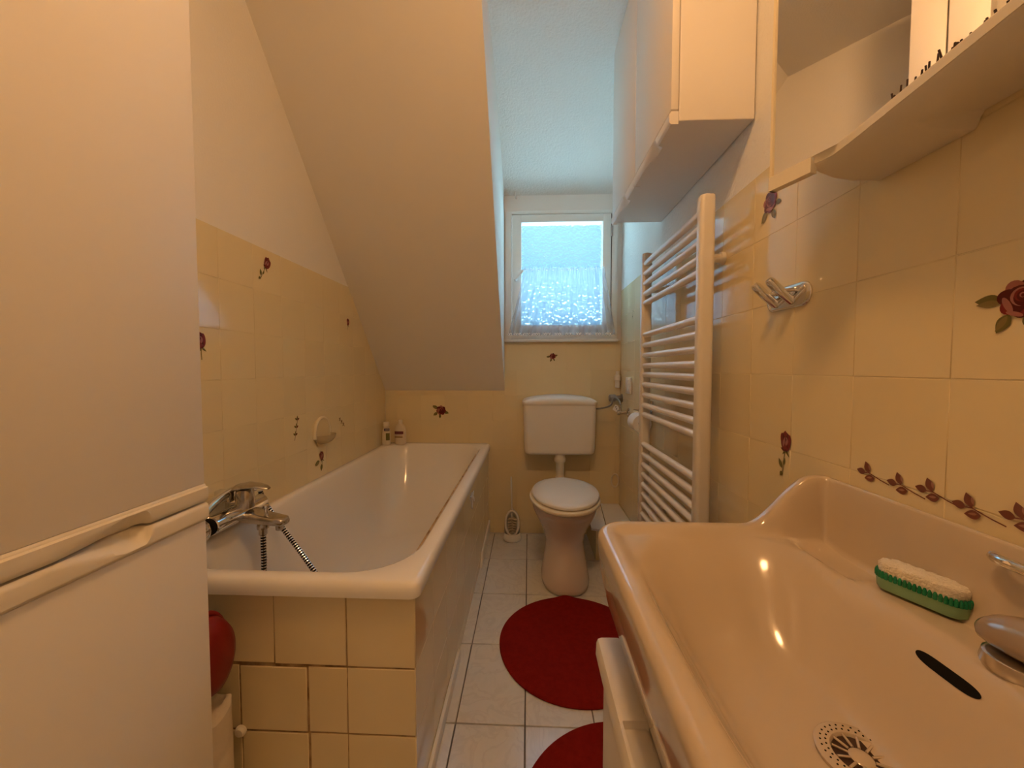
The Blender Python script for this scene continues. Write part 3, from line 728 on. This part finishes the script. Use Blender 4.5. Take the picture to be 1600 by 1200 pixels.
for k in range(6):
    z = .05+.016*k
    for a in [2*PI*i/14 for i in range(14)]:
        tube(bm, [(bx, by, z), (bx+.030*math.cos(a), by+.024*math.sin(a), z+.008-.016*abs(math.cos(a)))], .0028, 5)
lathe(bm, [(.006, .03), (.006, .135)], (bx, by, 0), 'Z', 10)
obj('bristles', bm, 'cloth_white', tb, 60)

# ---- valves, switch and fittings in the corner
av = root('cistern_valve', (.55, 2.21, .81), 'chrome angle valve with a hose and paper tag right of the cistern', 'valve')
bm = nb(); lathe(bm, [(.027, 0), (.027, -.004), (.020, -.010), (.010, -.014), (.010, -.05), (.014, -.052), (.014, -.066), (.006, -.068)], (XR-.0005, 2.216, .808), 'X', 20)
lathe(bm, [(.008, 0), (.008, .03), (.011, .031), (.011, .045)], (.525, 2.216, .808), 'Z', 14)
obj('valve_body', bm, 'worn_chrome', av)
bm = nb(); tube(bm, bez([(.525, 2.216, .852), (.520, 2.23, .875), (.505, 2.25, .890), (.492, 2.26, .878), (.485, 2.27, .850), (.460, 2.29, .832), (.425, 2.315, .822), (.404, 2.33, .818)], 8), .0055, 10); obj('hose', bm, 'grey_metal', av, 60)
bm = nb(); prism(bm, [(-.016, -.018), (.016, -.018), (.016, .018), (-.016, .018)], lambda p, k: (.503+p[0]*.8+p[1]*.5, 2.225+.001*k, .832+p[1]*.8-p[0]*.5)); tg = obj('paper_tag', bm, 'paper', av, flat=True)
bm = nb()
for a, b in ((-.006, .006), (.004, -.002)): prism(bm, [(a-.003, b-.003), (a+.003, b-.003), (a+.003, b+.003), (a-.003, b+.003)], lambda p, k: (.503+p[0]*.8+p[1]*.5, 2.2246+.0003*k, .832+p[1]*.8-p[0]*.5))
obj('tag_print', bm, 'black_rubber', tg, flat=True)
st = root('stop_valve', (.545, 2.38, .88), 'dark metal stop valve stub on the right wall above the hose', 'valve')
bm = nb(); lathe(bm, [(.026, 0), (.026, -.005), (.016, -.008), (.016, -.04), (.022, -.042), (.022, -.075), (.017, -.08)], (XR-.0005, 2.386, .879), 'X', 20); obj('valve_body', bm, 'grey_metal', st)
pf = root('drain_fitting', (.556, 2.41, .99), 'small white plastic pipe fitting on the back wall corner', 'pipe fitting')
bm = nb(); lathe(bm, [(.010, -.055), (.015, -.050), (.016, -.01), (.020, -.008), (.020, .022), (.012, .024), (.012, .05)], (.553, 2.417, .995), 'Z', 18); obj('fitting', bm, 'white_plastic', pf)
sw = root('switch_plate', (XR, 2.21, .965), 'white rocker switch plate on the right wall behind the radiator', 'switch')
bm = nb(); box(bm, XR-.013, XR-.0005, 2.160, 2.255, .918, 1.010, .003); obj('plate', bm, 'white_plastic', sw)
bm = nb(); box(bm, XR-.017, XR-.012, 2.175, 2.240, .932, .996, .002); obj('rocker', bm, 'white_plastic', sw)
bm = nb(); tube(bm, [(.548+.022*math.cos(a), YB-.006, .352+.042*math.sin(a)) for a in [2*PI*k/28 for k in range(29)]], .0045, 8)
tag(obj('pipe_collar', bm, 'cream_plastic', None, 60), 'thin cream pipe collar ring low on the back wall behind the ledge', 'pipe collar')
tr = root('toilet_roll', (.525, 1.86, .80), 'white toilet paper roll on its holder behind the radiator post', 'toilet roll')
bm = nb(); lathe(bm, [(.018, 0), (.042, 0), (.044, .003), (.044, .097), (.042, .10), (.018, .10)], (.528, 1.80, .803), 'Y', 32, cap0=False, cap1=False); obj('paper_roll', bm, 'paper', tr)
bm = nb(); tube(bm, [(.528, 1.79, .803), (.528, 1.91, .803)], .010, 12); tube(bm, [(.528, 1.905, .803), (.545, 1.905, .815), (.574, 1.905, .83)], .005, 8)
box(bm, .515, .574, 1.80, 1.905, .858, .862, .001); box(bm, .568, .5745, 1.79, 1.91, .84, .91, .001)
obj('holder', bm, 'worn_chrome', tr)
bm = nb(); lathe(bm, [(.006, 0), (.006, -.004)], (-.082, YB+TH, 2.125), 'Y', 12); tube(bm, bez([(-.082, YB+.004, 2.125), (-.082, YB-.02, 2.118), (-.082, YB-.026, 2.135), (-.082, YB-.022, 2.155)], 6), .0045, 8)
tag(obj('wall_hook', bm, 'white_plastic', None, 60), 'tiny white screw hook above the upper left window corner', 'hook')

# ---- sheer half curtain
cu = root('cafe_curtain', (.2, YB-.05, 1.27), 'sheer white half curtain gathered on a wire across the window', 'curtain')
bm = nb(); NX, NZ = 150, 26; rings = []
for j in range(NZ+1):
    t = j/NZ; z = 1.680-(1.680-1.262)*t
    x0 = -.028+(-.105)*t**1.15; x1 = .462+.066*t**1.15; row = []
    for i in range(NX+1):
        s = i/NX; amp = .006+.010*t
        y = YB-.052+amp*math.sin(2*PI*s*11+1.3*math.sin(5*s)+.8*t*math.sin(9*s))-.004*math.sin(2*PI*s*27)*(1-t)
        zz = z+(.004*math.sin(2*PI*s*26) if j == 0 else 0)+(.006*abs(math.sin(2*PI*s*16)) if j == NZ else 0)
        row.append((x0+(x1-x0)*s+.004*math.sin(2*PI*s*11+.7)*t, y, zz))
    rings.append(row)
loft(bm, rings, False, False, closed=False); obj('sheer_panel', bm, 'sheer_fabric', cu, 80)
bm = nb()                                          # lace edge
for i in range(46):
    s = i/45; x = -.125+s*.645
    tube(bm, [(x+.006*math.cos(a), YB-.058, 1.272+.007*math.sin(a)) for a in [2*PI*k/8 for k in range(9)]], .0014, 5)
obj('lace_edge', bm, 'paper', cu, 60)
bm = nb(); tube(bm, [(-.06, YB-.045, 1.668), (.2, YB-.046, 1.664), (.485, YB-.045, 1.672)], .0022, 8); obj('wire', bm, 'white_plastic', cu)

# ================================================================== TOWEL RADIATOR
rd = root('towel_radiator', (.5, 1.4, .3), 'tall white ladder towel radiator on the right wall', 'radiator')
RX, RY0, RY1 = .501, 1.128, 1.678
for y in (RY0, RY1):
    bm = nb(); r = [(x, yy) for x, yy in rrect(RX-.021, RX+.021, y-.019, y+.019, .012, 6, 1)]
    def rg(e, z): return [(RX+(x-RX)*e, y+(yy-y)*e, z) for x, yy in r]
    loft(bm, [rg(.8, .262), rg(1, .268), rg(1, 1.541), rg(.94, 1.546), rg(.80, 1.547)])
    obj('post', bm, 'radiator_white', rd, 50)
    bm = nb(); lathe(bm, [(.011, 0), (.012, .004), (.008, .006)], (RX, y, 1.546), 'Z', 16); obj('air_vent_cap', bm, 'white_plastic', rd)
bars = [1.503, 1.461, 1.420, 1.377, 1.337, 1.203, 1.159, 1.116, 1.072, 1.034, .992, .948, .904, .864, .736, .692, .648, .605, .562, .519, .476, .433, .39, .346, .302]
bm0 = None
for z in bars:
    if bm0 is None:
        bm = nb(); tube(bm, [(0, RY0+.017, 0), (0, RY1-.017, 0)], .0118, 16)
        b = obj('bar', bm, 'radiator_white', rd, 60); bm0 = b.data
    else:
        b = bpy.data.objects.new('bar', bm0); COL.objects.link(b); set_parent(b, rd)
    b.location = (RX-.006, 0, z)
for y, z in ((RY0+.045, 1.385), (RY1-.05, 1.385), (RY0+.045, .46), (RY1-.05, .46)):
    bm = nb(); lathe(bm, [(.018, 0), (.018, -.012), (.013, -.014), (.013, -.072)], (XR-.0005, y, z), 'X', 20); obj('wall_bracket', bm, 'radiator_white', rd)

# ================================================================== CABINETS
def grip_strip(y0, y1, z0, z1, X, out, gy, gw, side, thick=.022, proud=.006, flip=False):
    """horizontal grip profile along Y. X: door face, out: +1/-1 room side; side: 'top'/'bottom' edge carries the finger scoop centred on gy"""
    bm = nb(); rings = []; H = z1-z0; N = 96
    for i in range(N+1):
        y = y0+(y1-y0)*i/N
        u = (y-(gy-gw))/(2*gw)
        if flip: u = 1-u
        s = 0 if u < 0 or u > 1 else ((u/.8)**1.3 if u < .8 else math.sqrt(max(0, 1-((u-.8)/.2)**2)))
        o1 = proud; cut = s*(proud+thick*.85); drop = s*H*.78
        # section from back-bottom round the front (for a bottom scoop, mirrored in z)
        sec = [(-thick, 0), (o1*.2-.002, 0), (o1*.2, .002), (o1*.25, .0045), (o1, .0065), (o1, max(.007, H*.45-drop*.35)), (o1, max(.0075, H-.008-drop*.85)), (o1-.0015-cut*.30, max(.009, H-.003-drop*.70)), (o1-.005-cut*.72, H-drop*.15), (-thick*.75-cut*.02, H), (-thick, H)]
        rings.append([(X+out*a, y, (z0+b) if side == 'top' else (z1-b)) for a, b in sec])
    loft(bm, rings)
    return bm
# ---- tall cabinet, left
tc = root('tall_cabinet', (-.76, .53, 0), 'tall white laminate cabinet with grooved grip strips at left, near camera', 'cabinet')
CX, CY0, CY1 = -.602, .385, .682
bm = nb(); box(bm, XL+.0005, CX-.021, CY0, CY1, 0.06, 1.86, .002); box(bm, XL+.0005, CX-.021, .515, CY1, 1.862, 2.40, .002); box(bm, XL+.001, CX-.05, CY0+.005, CY1-.005, .0005, .062); obj('carcass', bm, 'cabinet_white', tc, flat=True)
def door(name, x0, x1, y0, y1, z0, z1, parent, m='cabinet_white'):
    bm = nb(); box(bm, x0, x1, y0, y1, z0, z1, .0025, 2); return obj(name, bm, m, parent)
d1 = door('upper_door', CX-.019, CX, CY0, CY1, .8465, 1.86, tc)
obj('grip_strip', grip_strip(CY0, CY1, .8145, .8465, CX, 1, .512, .062, 'bottom'), 'cabinet_strip', d1, 40)
d2 = door('lower_door', CX-.019, CX, CY0, CY1, .07, .778, tc)
obj('grip_strip', grip_strip(CY0, CY1, .778, .8115, CX, 1, .512, .062, 'top'), 'cabinet_strip', d2, 40)
door('top_door', CX-.019, CX, .515, .598, 1.864, 2.40, tc); door('top_door', CX-.019, CX, .602, CY1, 1.864, 2.40, tc)
# ---- wall cabinet, right
wc = root('wall_cabinet', (.47, 1.37, 1.69), 'white two door wall cabinet hanging above the towel radiator', 'cabinet')
KX, KY0, KY1, KZ0, KZ1 = .364, 1.030, 1.722, 1.690, 2.412
bm = nb(); box(bm, KX+.021, XR-.001, KY0, KY1, KZ0+.006, KZ1, .002); obj('carcass', bm, 'cabinet_white', wc, flat=True)
for y0, y1, gy in ((KY0, 1.3665, 1.20), (1.3705, KY1, 1.545)):
    d = door('door', KX, KX+.0195, y0, y1, KZ0+.0350, KZ1, wc)
    obj('grip_strip', grip_strip(y0, y1, KZ0-.002, KZ0+.0305, KX, -1, gy, .070, 'bottom', .0195, .004, True), 'cabinet_white', d, 40)
bm = nb(); box(bm, KX+.03, XR-.0015, KY0+.02, KY1-.02, KZ1-.001, KZ1+.006); obj('top_gap_shade', bm, 'gap_shade', wc, flat=True)  # dark strip painted as the shadow between cabinet top and ceiling

# ---- vanity cabinet under the basin
vc = root('vanity_cabinet', (.35, .42, 0), 'low white vanity cabinet with rounded grip strip under the washbasin', 'cabinet')
bm = nb(); box(bm, .172, XR-.001, .14, .700, .06, .535, .002); obj('carcass', bm, 'cabinet_white', vc, flat=True)
bm = nb(); box(bm, .140, .171, .14, .700, .07, .500, .004); dv = obj('door', bm, 'cabinet_white', vc)
bm = nb(); rings = []
for y, sc in ((.702, 0), (.700, 0), (.545, 0), (.533, 0), (.530, 1), (.50, 1), (.25, 1), (.15, 1)):
    dz = .010*sc
    rings.append([(.171, y, .501), (.138, y, .501), (.130, y, .510), (.126, y, .528), (.127, y, .550), (.130, y, .5575), (.1325+.002, y, .559-.001*sc), (.1345+.0015, y, .5595-dz*1.0), (.15, y, .560-dz), (.166, y, .560-dz), (.171, y, .558-dz)])
loft(bm, rings); obj('grip_strip', bm, 'cabinet_white', dv, 40)

# ================================================================== WASHBASIN
wb = root('washbasin', (.35, .43, .58), 'large whitish ceramic washbasin, toned darker for shade, with raised back and overflow slot', 'washbasin')
bX0, bX1, bY0, bY1 = .129, XR-.0005, .100, .765
RAD = .062
def sd_rr(x, y):
    cx, cy = (bX0+bX1)/2, (bY0+bY1)/2; qx = abs(x-cx)-((bX1-bX0)/2-RAD); qy = abs(y-cy)-((bY1-bY0)/2-RAD)
    # back corners stay square towards the wall
    if x > cx: return (bY1-bY0)/2-abs(y-cy)
    return -(math.hypot(max(qx, 0), max(qy, 0))+min(max(qx, qy), 0)-RAD)
def basin_z(x, y):
    d = max(0, sd_rr(x, y))
    rim = .760+.097*sstep(.415, .545, x)
    cx, cy, ax, ay = .326, .430, .163, .292
    r = (abs((x-cx)/ax)**2.7+abs((y-cy)/ay)**2.7)**(1/2.7)
    bowl = 1-sstep(.38, 1.04, r); bowl = bowl**.8
    deck = .750-.006*sstep(.46, .50, x)
    soap = .008*sstep(.575, .605, y)*(1-sstep(.67, .72, y))*sstep(.468, .492, x)
    soap += 0
    hi = deck-soap-.118*bowl-.010*(1-min(1, r))
    w = 1-sstep(.020, .052, d)
    ww = 1-sstep(.008, .034, bX1-x)
    w = 1-(1-w)*(1-ww)
    z = hi+(rim-hi)*w
    e = .014
    d = min(d, bX1-x)
    if d < e: z -= e*(1-math.sqrt(max(0, 1-(1-d/e)**2)))
    return z
out = rrect(bX0, bX1, bY0, bY1, [.012, RAD, RAD, .012], 14, 34)
cxy = (.340, .430)
svals = [0.03, .08, .14, .2, .26, .32, .38, .44, .5, .55, .6, .64, .68, .71, .74, .77, .79, .81, .83, .845, .86, .875, .89, .9, .91, .92, .93, .94, .95, .958, .966, .973, .98, .986, .991, .995, .998, 1.0]
bm = nb(); rings = []
for s in svals:
    rings.append([(cxy[0]+(x-cxy[0])*s, cxy[1]+(y-cxy[1])*s, basin_z(cxy[0]+(x-cxy[0])*s, cxy[1]+(y-cxy[1])*s)) for x, y in out])
top = rings[-1]
def shrink(f, zf): return [(max(min(bX1-.0005, .36+(x-.36)*f), .36+(x-.36)*f if x < .5 else 0) if x < .5 else x, .43+(y-.43)*f, zf(x, z)) for x, y, z in top]
rings.append([(x, y, z-.010) for x, y, z in top])
rings.append(shrink(.995, lambda x, z: .722)); rings.append(shrink(.975, lambda x, z: .680)); rings.append(shrink(.93, lambda x, z: .630)); rings.append(shrink(.84, lambda x, z: .595)); rings.append(shrink(.6, lambda x, z: .575))
loft(bm, rings, True, True)
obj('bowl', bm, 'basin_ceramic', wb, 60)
DX, DY = .372, .428
DZ = basin_z(DX, DY)
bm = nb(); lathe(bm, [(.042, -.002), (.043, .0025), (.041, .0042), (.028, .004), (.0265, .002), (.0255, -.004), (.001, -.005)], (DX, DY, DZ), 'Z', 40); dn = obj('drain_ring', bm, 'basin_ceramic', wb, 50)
bm = nb()
for k in range(30):
    for rr_, q in ((.0315, 0), (.0365, .5)):
        a = 2*PI*(k+q)/30; lathe(bm, [(.0011, 0), (.0011, .0004)], (DX+rr_*math.cos(a), DY+rr_*math.sin(a), DZ+.0042), 'Z', 6)
obj('drain_perforation', bm, 'black_rubber', dn, 60)
bm = nb(); lathe(bm, [(.0262, .0004), (.0255, .0012), (.001, .0012)], (DX, DY, DZ), 'Z', 24); obj('drain_hole', bm, 'dark_brown', dn)  # dark disc laid on top, standing in for shade inside the drain
bm = nb()
for k in range(12):
    a = 2*PI*k/12; tube(bm, [(DX+.026*math.cos(a), DY+.026*math.sin(a), DZ+.0028), (DX+.012*math.cos(a), DY+.012*math.sin(a), DZ+.0016)], .0015, 6)
lathe(bm, [(.012, .001), (.010, .0025), (.001, .003)], (DX, DY, DZ), 'Z', 20)
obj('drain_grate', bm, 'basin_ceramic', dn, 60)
# overflow slot: flat black patch for its shaded opening, on the bowl's back slope
def slot(sgn, scale, lift):
    pts = []
    for i in range(40):
        a = 2*PI*i/40; u = .0335*math.copysign(abs(math.cos(a))**.5, math.cos(a))*scale; v = .0062*math.sin(a)*scale
        x = .467+v*.6; y = .437+u; pts.append((x, y, basin_z(x, y)+lift))
    return pts
bm = nb(); p = slot(1, 1, .0006); c = bm.verts.new((.467, .437, basin_z(.467, .437)+.0006)); vs = [bm.verts.new(q) for q in p]
for i in range(40): bm.faces.new((c, vs[i], vs[(i+1) % 40]))
obj('overflow_slot', bm, 'black_rubber', wb, 60)
bm = nb(); tube(bm, [(.551, .470, .838), (.545, .462, .839), (.541, .45, .840), (.541, .425, .840), (.545, .41, .839), (.551, .40, .838)], .0065, 12)
lathe(bm, [(.0042, 0), (.0042, -.0066)], (.5415, .445, .8405), 'X', 10)
obj('chain_eyelet', bm, 'chrome', wb, 60)

ft = root('basin_tap', (.517, .405, .745), 'smoked metal basin tap with rounded body at the right edge', 'tap')
fz = .742
bm = nb(); lathe(bm, [(.031, 0), (.032, .004), (.030, .014), (.027, .016)], (.517, .410, fz), 'Z', 28); obj('base_ring', bm, 'worn_chrome', ft)
bm = nb(); rings = []
for k, (y, w, hh, zc) in enumerate(((.446, .006, .005, .771), (.443, .016, .011, .772), (.435, .024, .016, .774), (.420, .029, .020, .777), (.40, .030, .022, .780), (.37, .028, .021, .784), (.33, .024, .019, .788), (.29, .022, .018, .79), (.275, .012, .010, .79))):
    rings.append([(.517+w*math.cos(a), y, zc+hh*math.sin(a)) for a in [2*PI*i/24 for i in range(24)]])
loft(bm, rings); obj('tap_body', bm, 'smoke_plastic', ft, 60)
bm = nb(); tube(bm, bez([(.517, .30, .79), (.49, .295, .80), (.45, .295, .80), (.42, .295, .785)], 8), .012, 16); obj('spout', bm, 'worn_chrome', ft, 60)

# nail brush
nbz = basin_z(.529, .53)+.004
br = root('nail_brush', (.515, .53, nbz), 'green translucent nail brush with white bristles lying on the basin', 'nail brush')
ba = math.radians(-66)
def bp_(u, v, z): return (.529+u*math.cos(ba)-v*math.sin(ba), .530+u*math.sin(ba)+v*math.cos(ba), nbz+z)
def stad(L, w, n=10): return [(L-w+w*math.cos(a), w*math.sin(a)) for a in [-PI/2+PI*i/n for i in range(n+1)]]+[(-L+w+w*math.cos(a), w*math.sin(a)) for a in [PI/2+PI*i/n for i in range(n+1)]]
bm = nb()
loft(bm, [[bp_(u, v, z) for u, v in stad(.047*e, .0165*e)] for z, e in ((0, .94), (.002, .98), (.015, 1.0), (.0165, .98))]); body = obj('handle', bm, 'green_pale', br, 50)
bm = nb(); n = 34
S = stad(.048, .0172, 12)
tot = len(S)
for i in range(0, tot):
    for q in (0, .33, .66) if math.hypot(S[i][0]-S[(i+1) % tot][0], S[i][1]-S[(i+1) % tot][1]) < .02 else [t/12 for t in range(12)]:
        if q not in (0,) and math.hypot(S[i][0]-S[(i+1) % tot][0], S[i][1]-S[(i+1) % tot][1]) < .02: continue
        u = S[i][0]+(S[(i+1) % tot][0]-S[i][0])*q; v = S[i][1]+(S[(i+1) % tot][1]-S[i][1])*q
        lathe(bm, [(.0022, 0), (.0024, .006), (.0012, .0095), (.0002, .010)], bp_(u*.965, v*.93, .0155), 'Z', 7)
obj('edge_teeth', bm, 'green_plastic', br, 60)
bm = nb(); rings = []
for z, e in ((.0166, .90), (.026, .96), (.034, .97), (.037, .92), (.038, .6)):
    pts = stad(.046*e, .0162*e, 12); P2 = []
    for i in range(len(pts)):
        a, b = pts[i], pts[(i+1) % len(pts)]; kk = 14 if math.hypot(a[0]-b[0], a[1]-b[1]) > .02 else 1
        P2 += [(a[0]+(b[0]-a[0])*t/kk, a[1]+(b[1]-a[1])*t/kk) for t in range(kk)]
    rings.append([bp_(u*(1+.03*math.sin(i*2.3)), v*(1+.05*math.sin(i*2.6)), z+.0008*math.sin(i*1.9)) for i, (u, v) in enumerate(P2)])
loft(bm, rings); obj('bristles', bm, 'bristle_white', br, 80)

# ================================================================== MIRROR UNIT
mu = root('mirror_unit', (.51, .5, 1.37), 'framed mirror standing off the right wall, with cream plastic shelf base', 'mirror')
A = Vector((.428, .716)); dirv = Vector((.342, -.940)).normalized(); nrm = Vector((-.940, -.342)).normalized()
LEN = .425; MZ0, MZ1 = 1.374, 1.86
def mp(t, o): v = A+dirv*t+nrm*o; return v
def mslab(bm, t0, t1, o0, o1, z0, z1, bev=.001):
    pts = [mp(t0, o0), mp(t1, o0), mp(t1, o1), mp(t0, o1)]
    prism(bm, pts, lambda p, k: (p[0], p[1], z0 if k == 0 else z1))
bm = nb(); Bp = A+dirv*LEN
prism(bm, [mp(.004, -.010), mp(LEN, -.010), (XR-.0005, Bp.y), (XR-.0005, .690)], lambda p, k: (p[0], p[1], MZ0+.03 if k == 0 else MZ1))
obj('wedge_housing', bm, 'cream_plastic', mu, flat=True)
bm = nb(); mslab(bm, .0035, LEN, -.0095, -.0015, MZ0+.026, MZ1); obj('mirror_glass', bm, 'mirror', mu, flat=True)
bm = nb(); mslab(bm, 0, .0042, -.0100, .0012, MZ0, MZ1); obj('edge_trim', bm, 'gold_edge', mu, flat=True)
bm = nb(); mslab(bm, .0, .072, -.011, .003, MZ0, MZ0+.024); obj('bottom_trim', bm, 'cream_plastic', mu, flat=True)
# shelf: front edge leaves the mirror plane and runs nearly parallel to the wall
front = [Vector(p) for p in ((.4545, .655), (.464, .640), (.468, .625), (.466, .59), (.461, .54), (.4605, .533), (.460, .530), (.4595, .527), (.459, .522), (.455, .48), (.449, .42), (.443, .36), (.440, .28), (.440, .22))]
back = [XR-.0005]*len(front)
bm = nb(); rings = []
for i, p in enumerate(front):
    t = min(1, i/2.5); x, y = p; f = min(1, i/3)
    z0 = 1.372+.006*sstep(.53, .52, y)
    sec = [(XR-.0005, 1.368+.018*(1-sstep(.524, .532, y))), (x+.075, 1.366+.018*(1-sstep(.524, .532, y))), (x+.040, 1.370+.003*f), (x+.016, 1.378), (x+.003, 1.386), (x+.001, 1.389), (x, 1.389), (x-.001, 1.400), (x+.0015, 1.4025), (x+.004, 1.4015), (x+.007, 1.394), (x+.03, 1.392), (XR-.0005, 1.392)]
    rings.append([(min(a, XR-.0005), y+(a-x)*(.10*(1-f) if i < 3 else 0), b) for a, b in sec])
loft(bm, rings); obj('shelf', bm, 'cream_plastic', mu, 40)
# hair brush on the shelf
hb = root('hair_brush', (.475, .45, 1.394), 'dark hair brush with short bristles lying on the mirror shelf', 'hair brush')
bm = nb(); rings = []
for y, w in ((.535, .004), (.53, .010), (.51, .015), (.47, .017), (.43, .016), (.405, .010), (.39, .006), (.30, .006), (.255, .007), (.25, .003)):
    xc = .477+(y-.45)*.02
    rings.append([(xc+w*math.cos(a), y, 1.3985+.005*math.sin(a)) for a in [2*PI*i/16 for i in range(16)]])
loft(bm, rings); obj('brush_body', bm, 'dark_brown', hb, 60)
bm = nb()
for r_ in range(3):
    for k in range(15):
        y = .528-k*.0088; x = .470+(y-.45)*.02+(r_-1)*.007+.003
        lx = random.uniform(-.006, .004); ly = random.uniform(-.003, .003); hz = 1.418+random.uniform(-.003, .003)-.006*abs(k-6)/8
        tube(bm, [(x, y, 1.400), (x+lx*.5, y+ly*.5, (1.40+hz)/2), (x+lx, y+ly, hz)], .0011, 6)
obj('bristles', bm, 'dark_brown', hb, 60)

# ---- double hook
hk = root('double_hook', (XR, .90, 1.22), 'chrome double towel hook on an oval plate on the right wall', 'hook')
bm = nb(); pl = []
HY, HZ = .882, 1.217
for i, a in enumerate([2*PI*k/48 for k in range(48)]):
    c, s = math.cos(a), math.sin(a); pl.append((math.copysign(.046, c)*(1 if abs(c) > 1e-6 else 0)+.026*c, .026*s))
rings = []
for dx, e in ((0, 1), (-.003, 1), (-.006, .94), (-.007, .85)):
    rings.append([(XR-.0005+dx, HY+u*e, HZ+v*e+.08*u*0) for u, v in pl])
loft(bm, rings); obj('plate', bm, 'chrome', hk, 50)
for y in (HY+.034, HY-.018):
    bm = nb(); tube(bm, [(XR-.005, y, HZ-.012), (XR-.030, y, HZ+.010), (XR-.052, y, HZ+.032), (XR-.056, y, HZ+.036)], .010, 14, radii=[.009, .010, .010, .007])
    tube(bm, [(XR-.004, y-.010, HZ+.012), (XR-.028, y-.002, HZ+.012)], .004, 10)
    obj('peg', bm, 'chrome', hk, 60)

# ================================================================== RUGS AND THE CORNER BUNDLE
def rug(x, y, r, label, bump_a):
    bm = nb(); rings = []; N = 96
    for z, e in ((.0006, .992), (.002, 1.0), (.006, 1.0), (.0085, .993), (.0095, .98), (.0095, .9), (.0095, .6), (.0095, .2)):
        ring = []
        for k in range(N):
            a = 2*PI*k/N; q = math.exp(-((a-bump_a)/.12)**2) if bump_a else 0
            rr_ = r*e*(1+.004*math.sin(3*a+1)+.003*math.sin(5*a)); lift = (.010*q*max(0, (e-.8)/.2) if z > .001 else 0)
            ring.append((x+rr_*math.cos(a), y+rr_*math.sin(a), z+lift))
        rings.append(ring)
    loft(bm, rings); o = obj('bath_rug', bm, 'rug_red', None, 50); tag(o, label, 'rug', 'round red bath rugs')
rug(.178, 1.448, .290, 'round dark red rug on the floor right in front of the toilet', 1.60)
rug(.262, .828, .290, 'round dark red rug nearest the camera, beside the vanity cabinet', None)

rb = root('red_bowl', (-.66, .76, .36), 'rounded red plastic bowl tucked between tall cabinet and bathtub', 'bowl')
bm = nb(); rings = []
for dx, r in ((0, .10), (.012, .105), (.028, .10), (.045, .088), (.055, .06), (.058, .001)):
    rings.append([(-.684+dx*.75, .755+r*.55*math.cos(a), .452+r*.80*math.sin(a)) for a in [2*PI*k/36 for k in range(36)]])
loft(bm, rings); obj('bowl_shell', bm, 'red_plastic', rb, 60)
bm = nb(); tube(bm, [(-.684, .755+.060*math.cos(a), .452+.088*math.sin(a)) for a in [2*PI*k/36 for k in range(37)]], .006, 8); obj('bowl_rim', bm, 'red_plastic', rb, 60)
bm = nb(); rings = []
for k in range(15):
    z = .001+.335*k/14
    rings.append([(-.695+(.058+.006*noise.noise(Vector((3*math.cos(a), 3*math.sin(a), z*14))))*math.cos(a), .755+(.052+.006*noise.noise(Vector((2*math.cos(a), 5*math.sin(a), z*11))))*math.sin(a), z+(.012*math.sin(3*a) if k == 14 else 0)) for a in [2*PI*i/32 for i in range(32)]])
loft(bm, rings)
tag(obj('towel_roll', bm, 'cloth_white', None, 60), 'off-white rolled towel standing between tall cabinet and bathtub', 'towel')
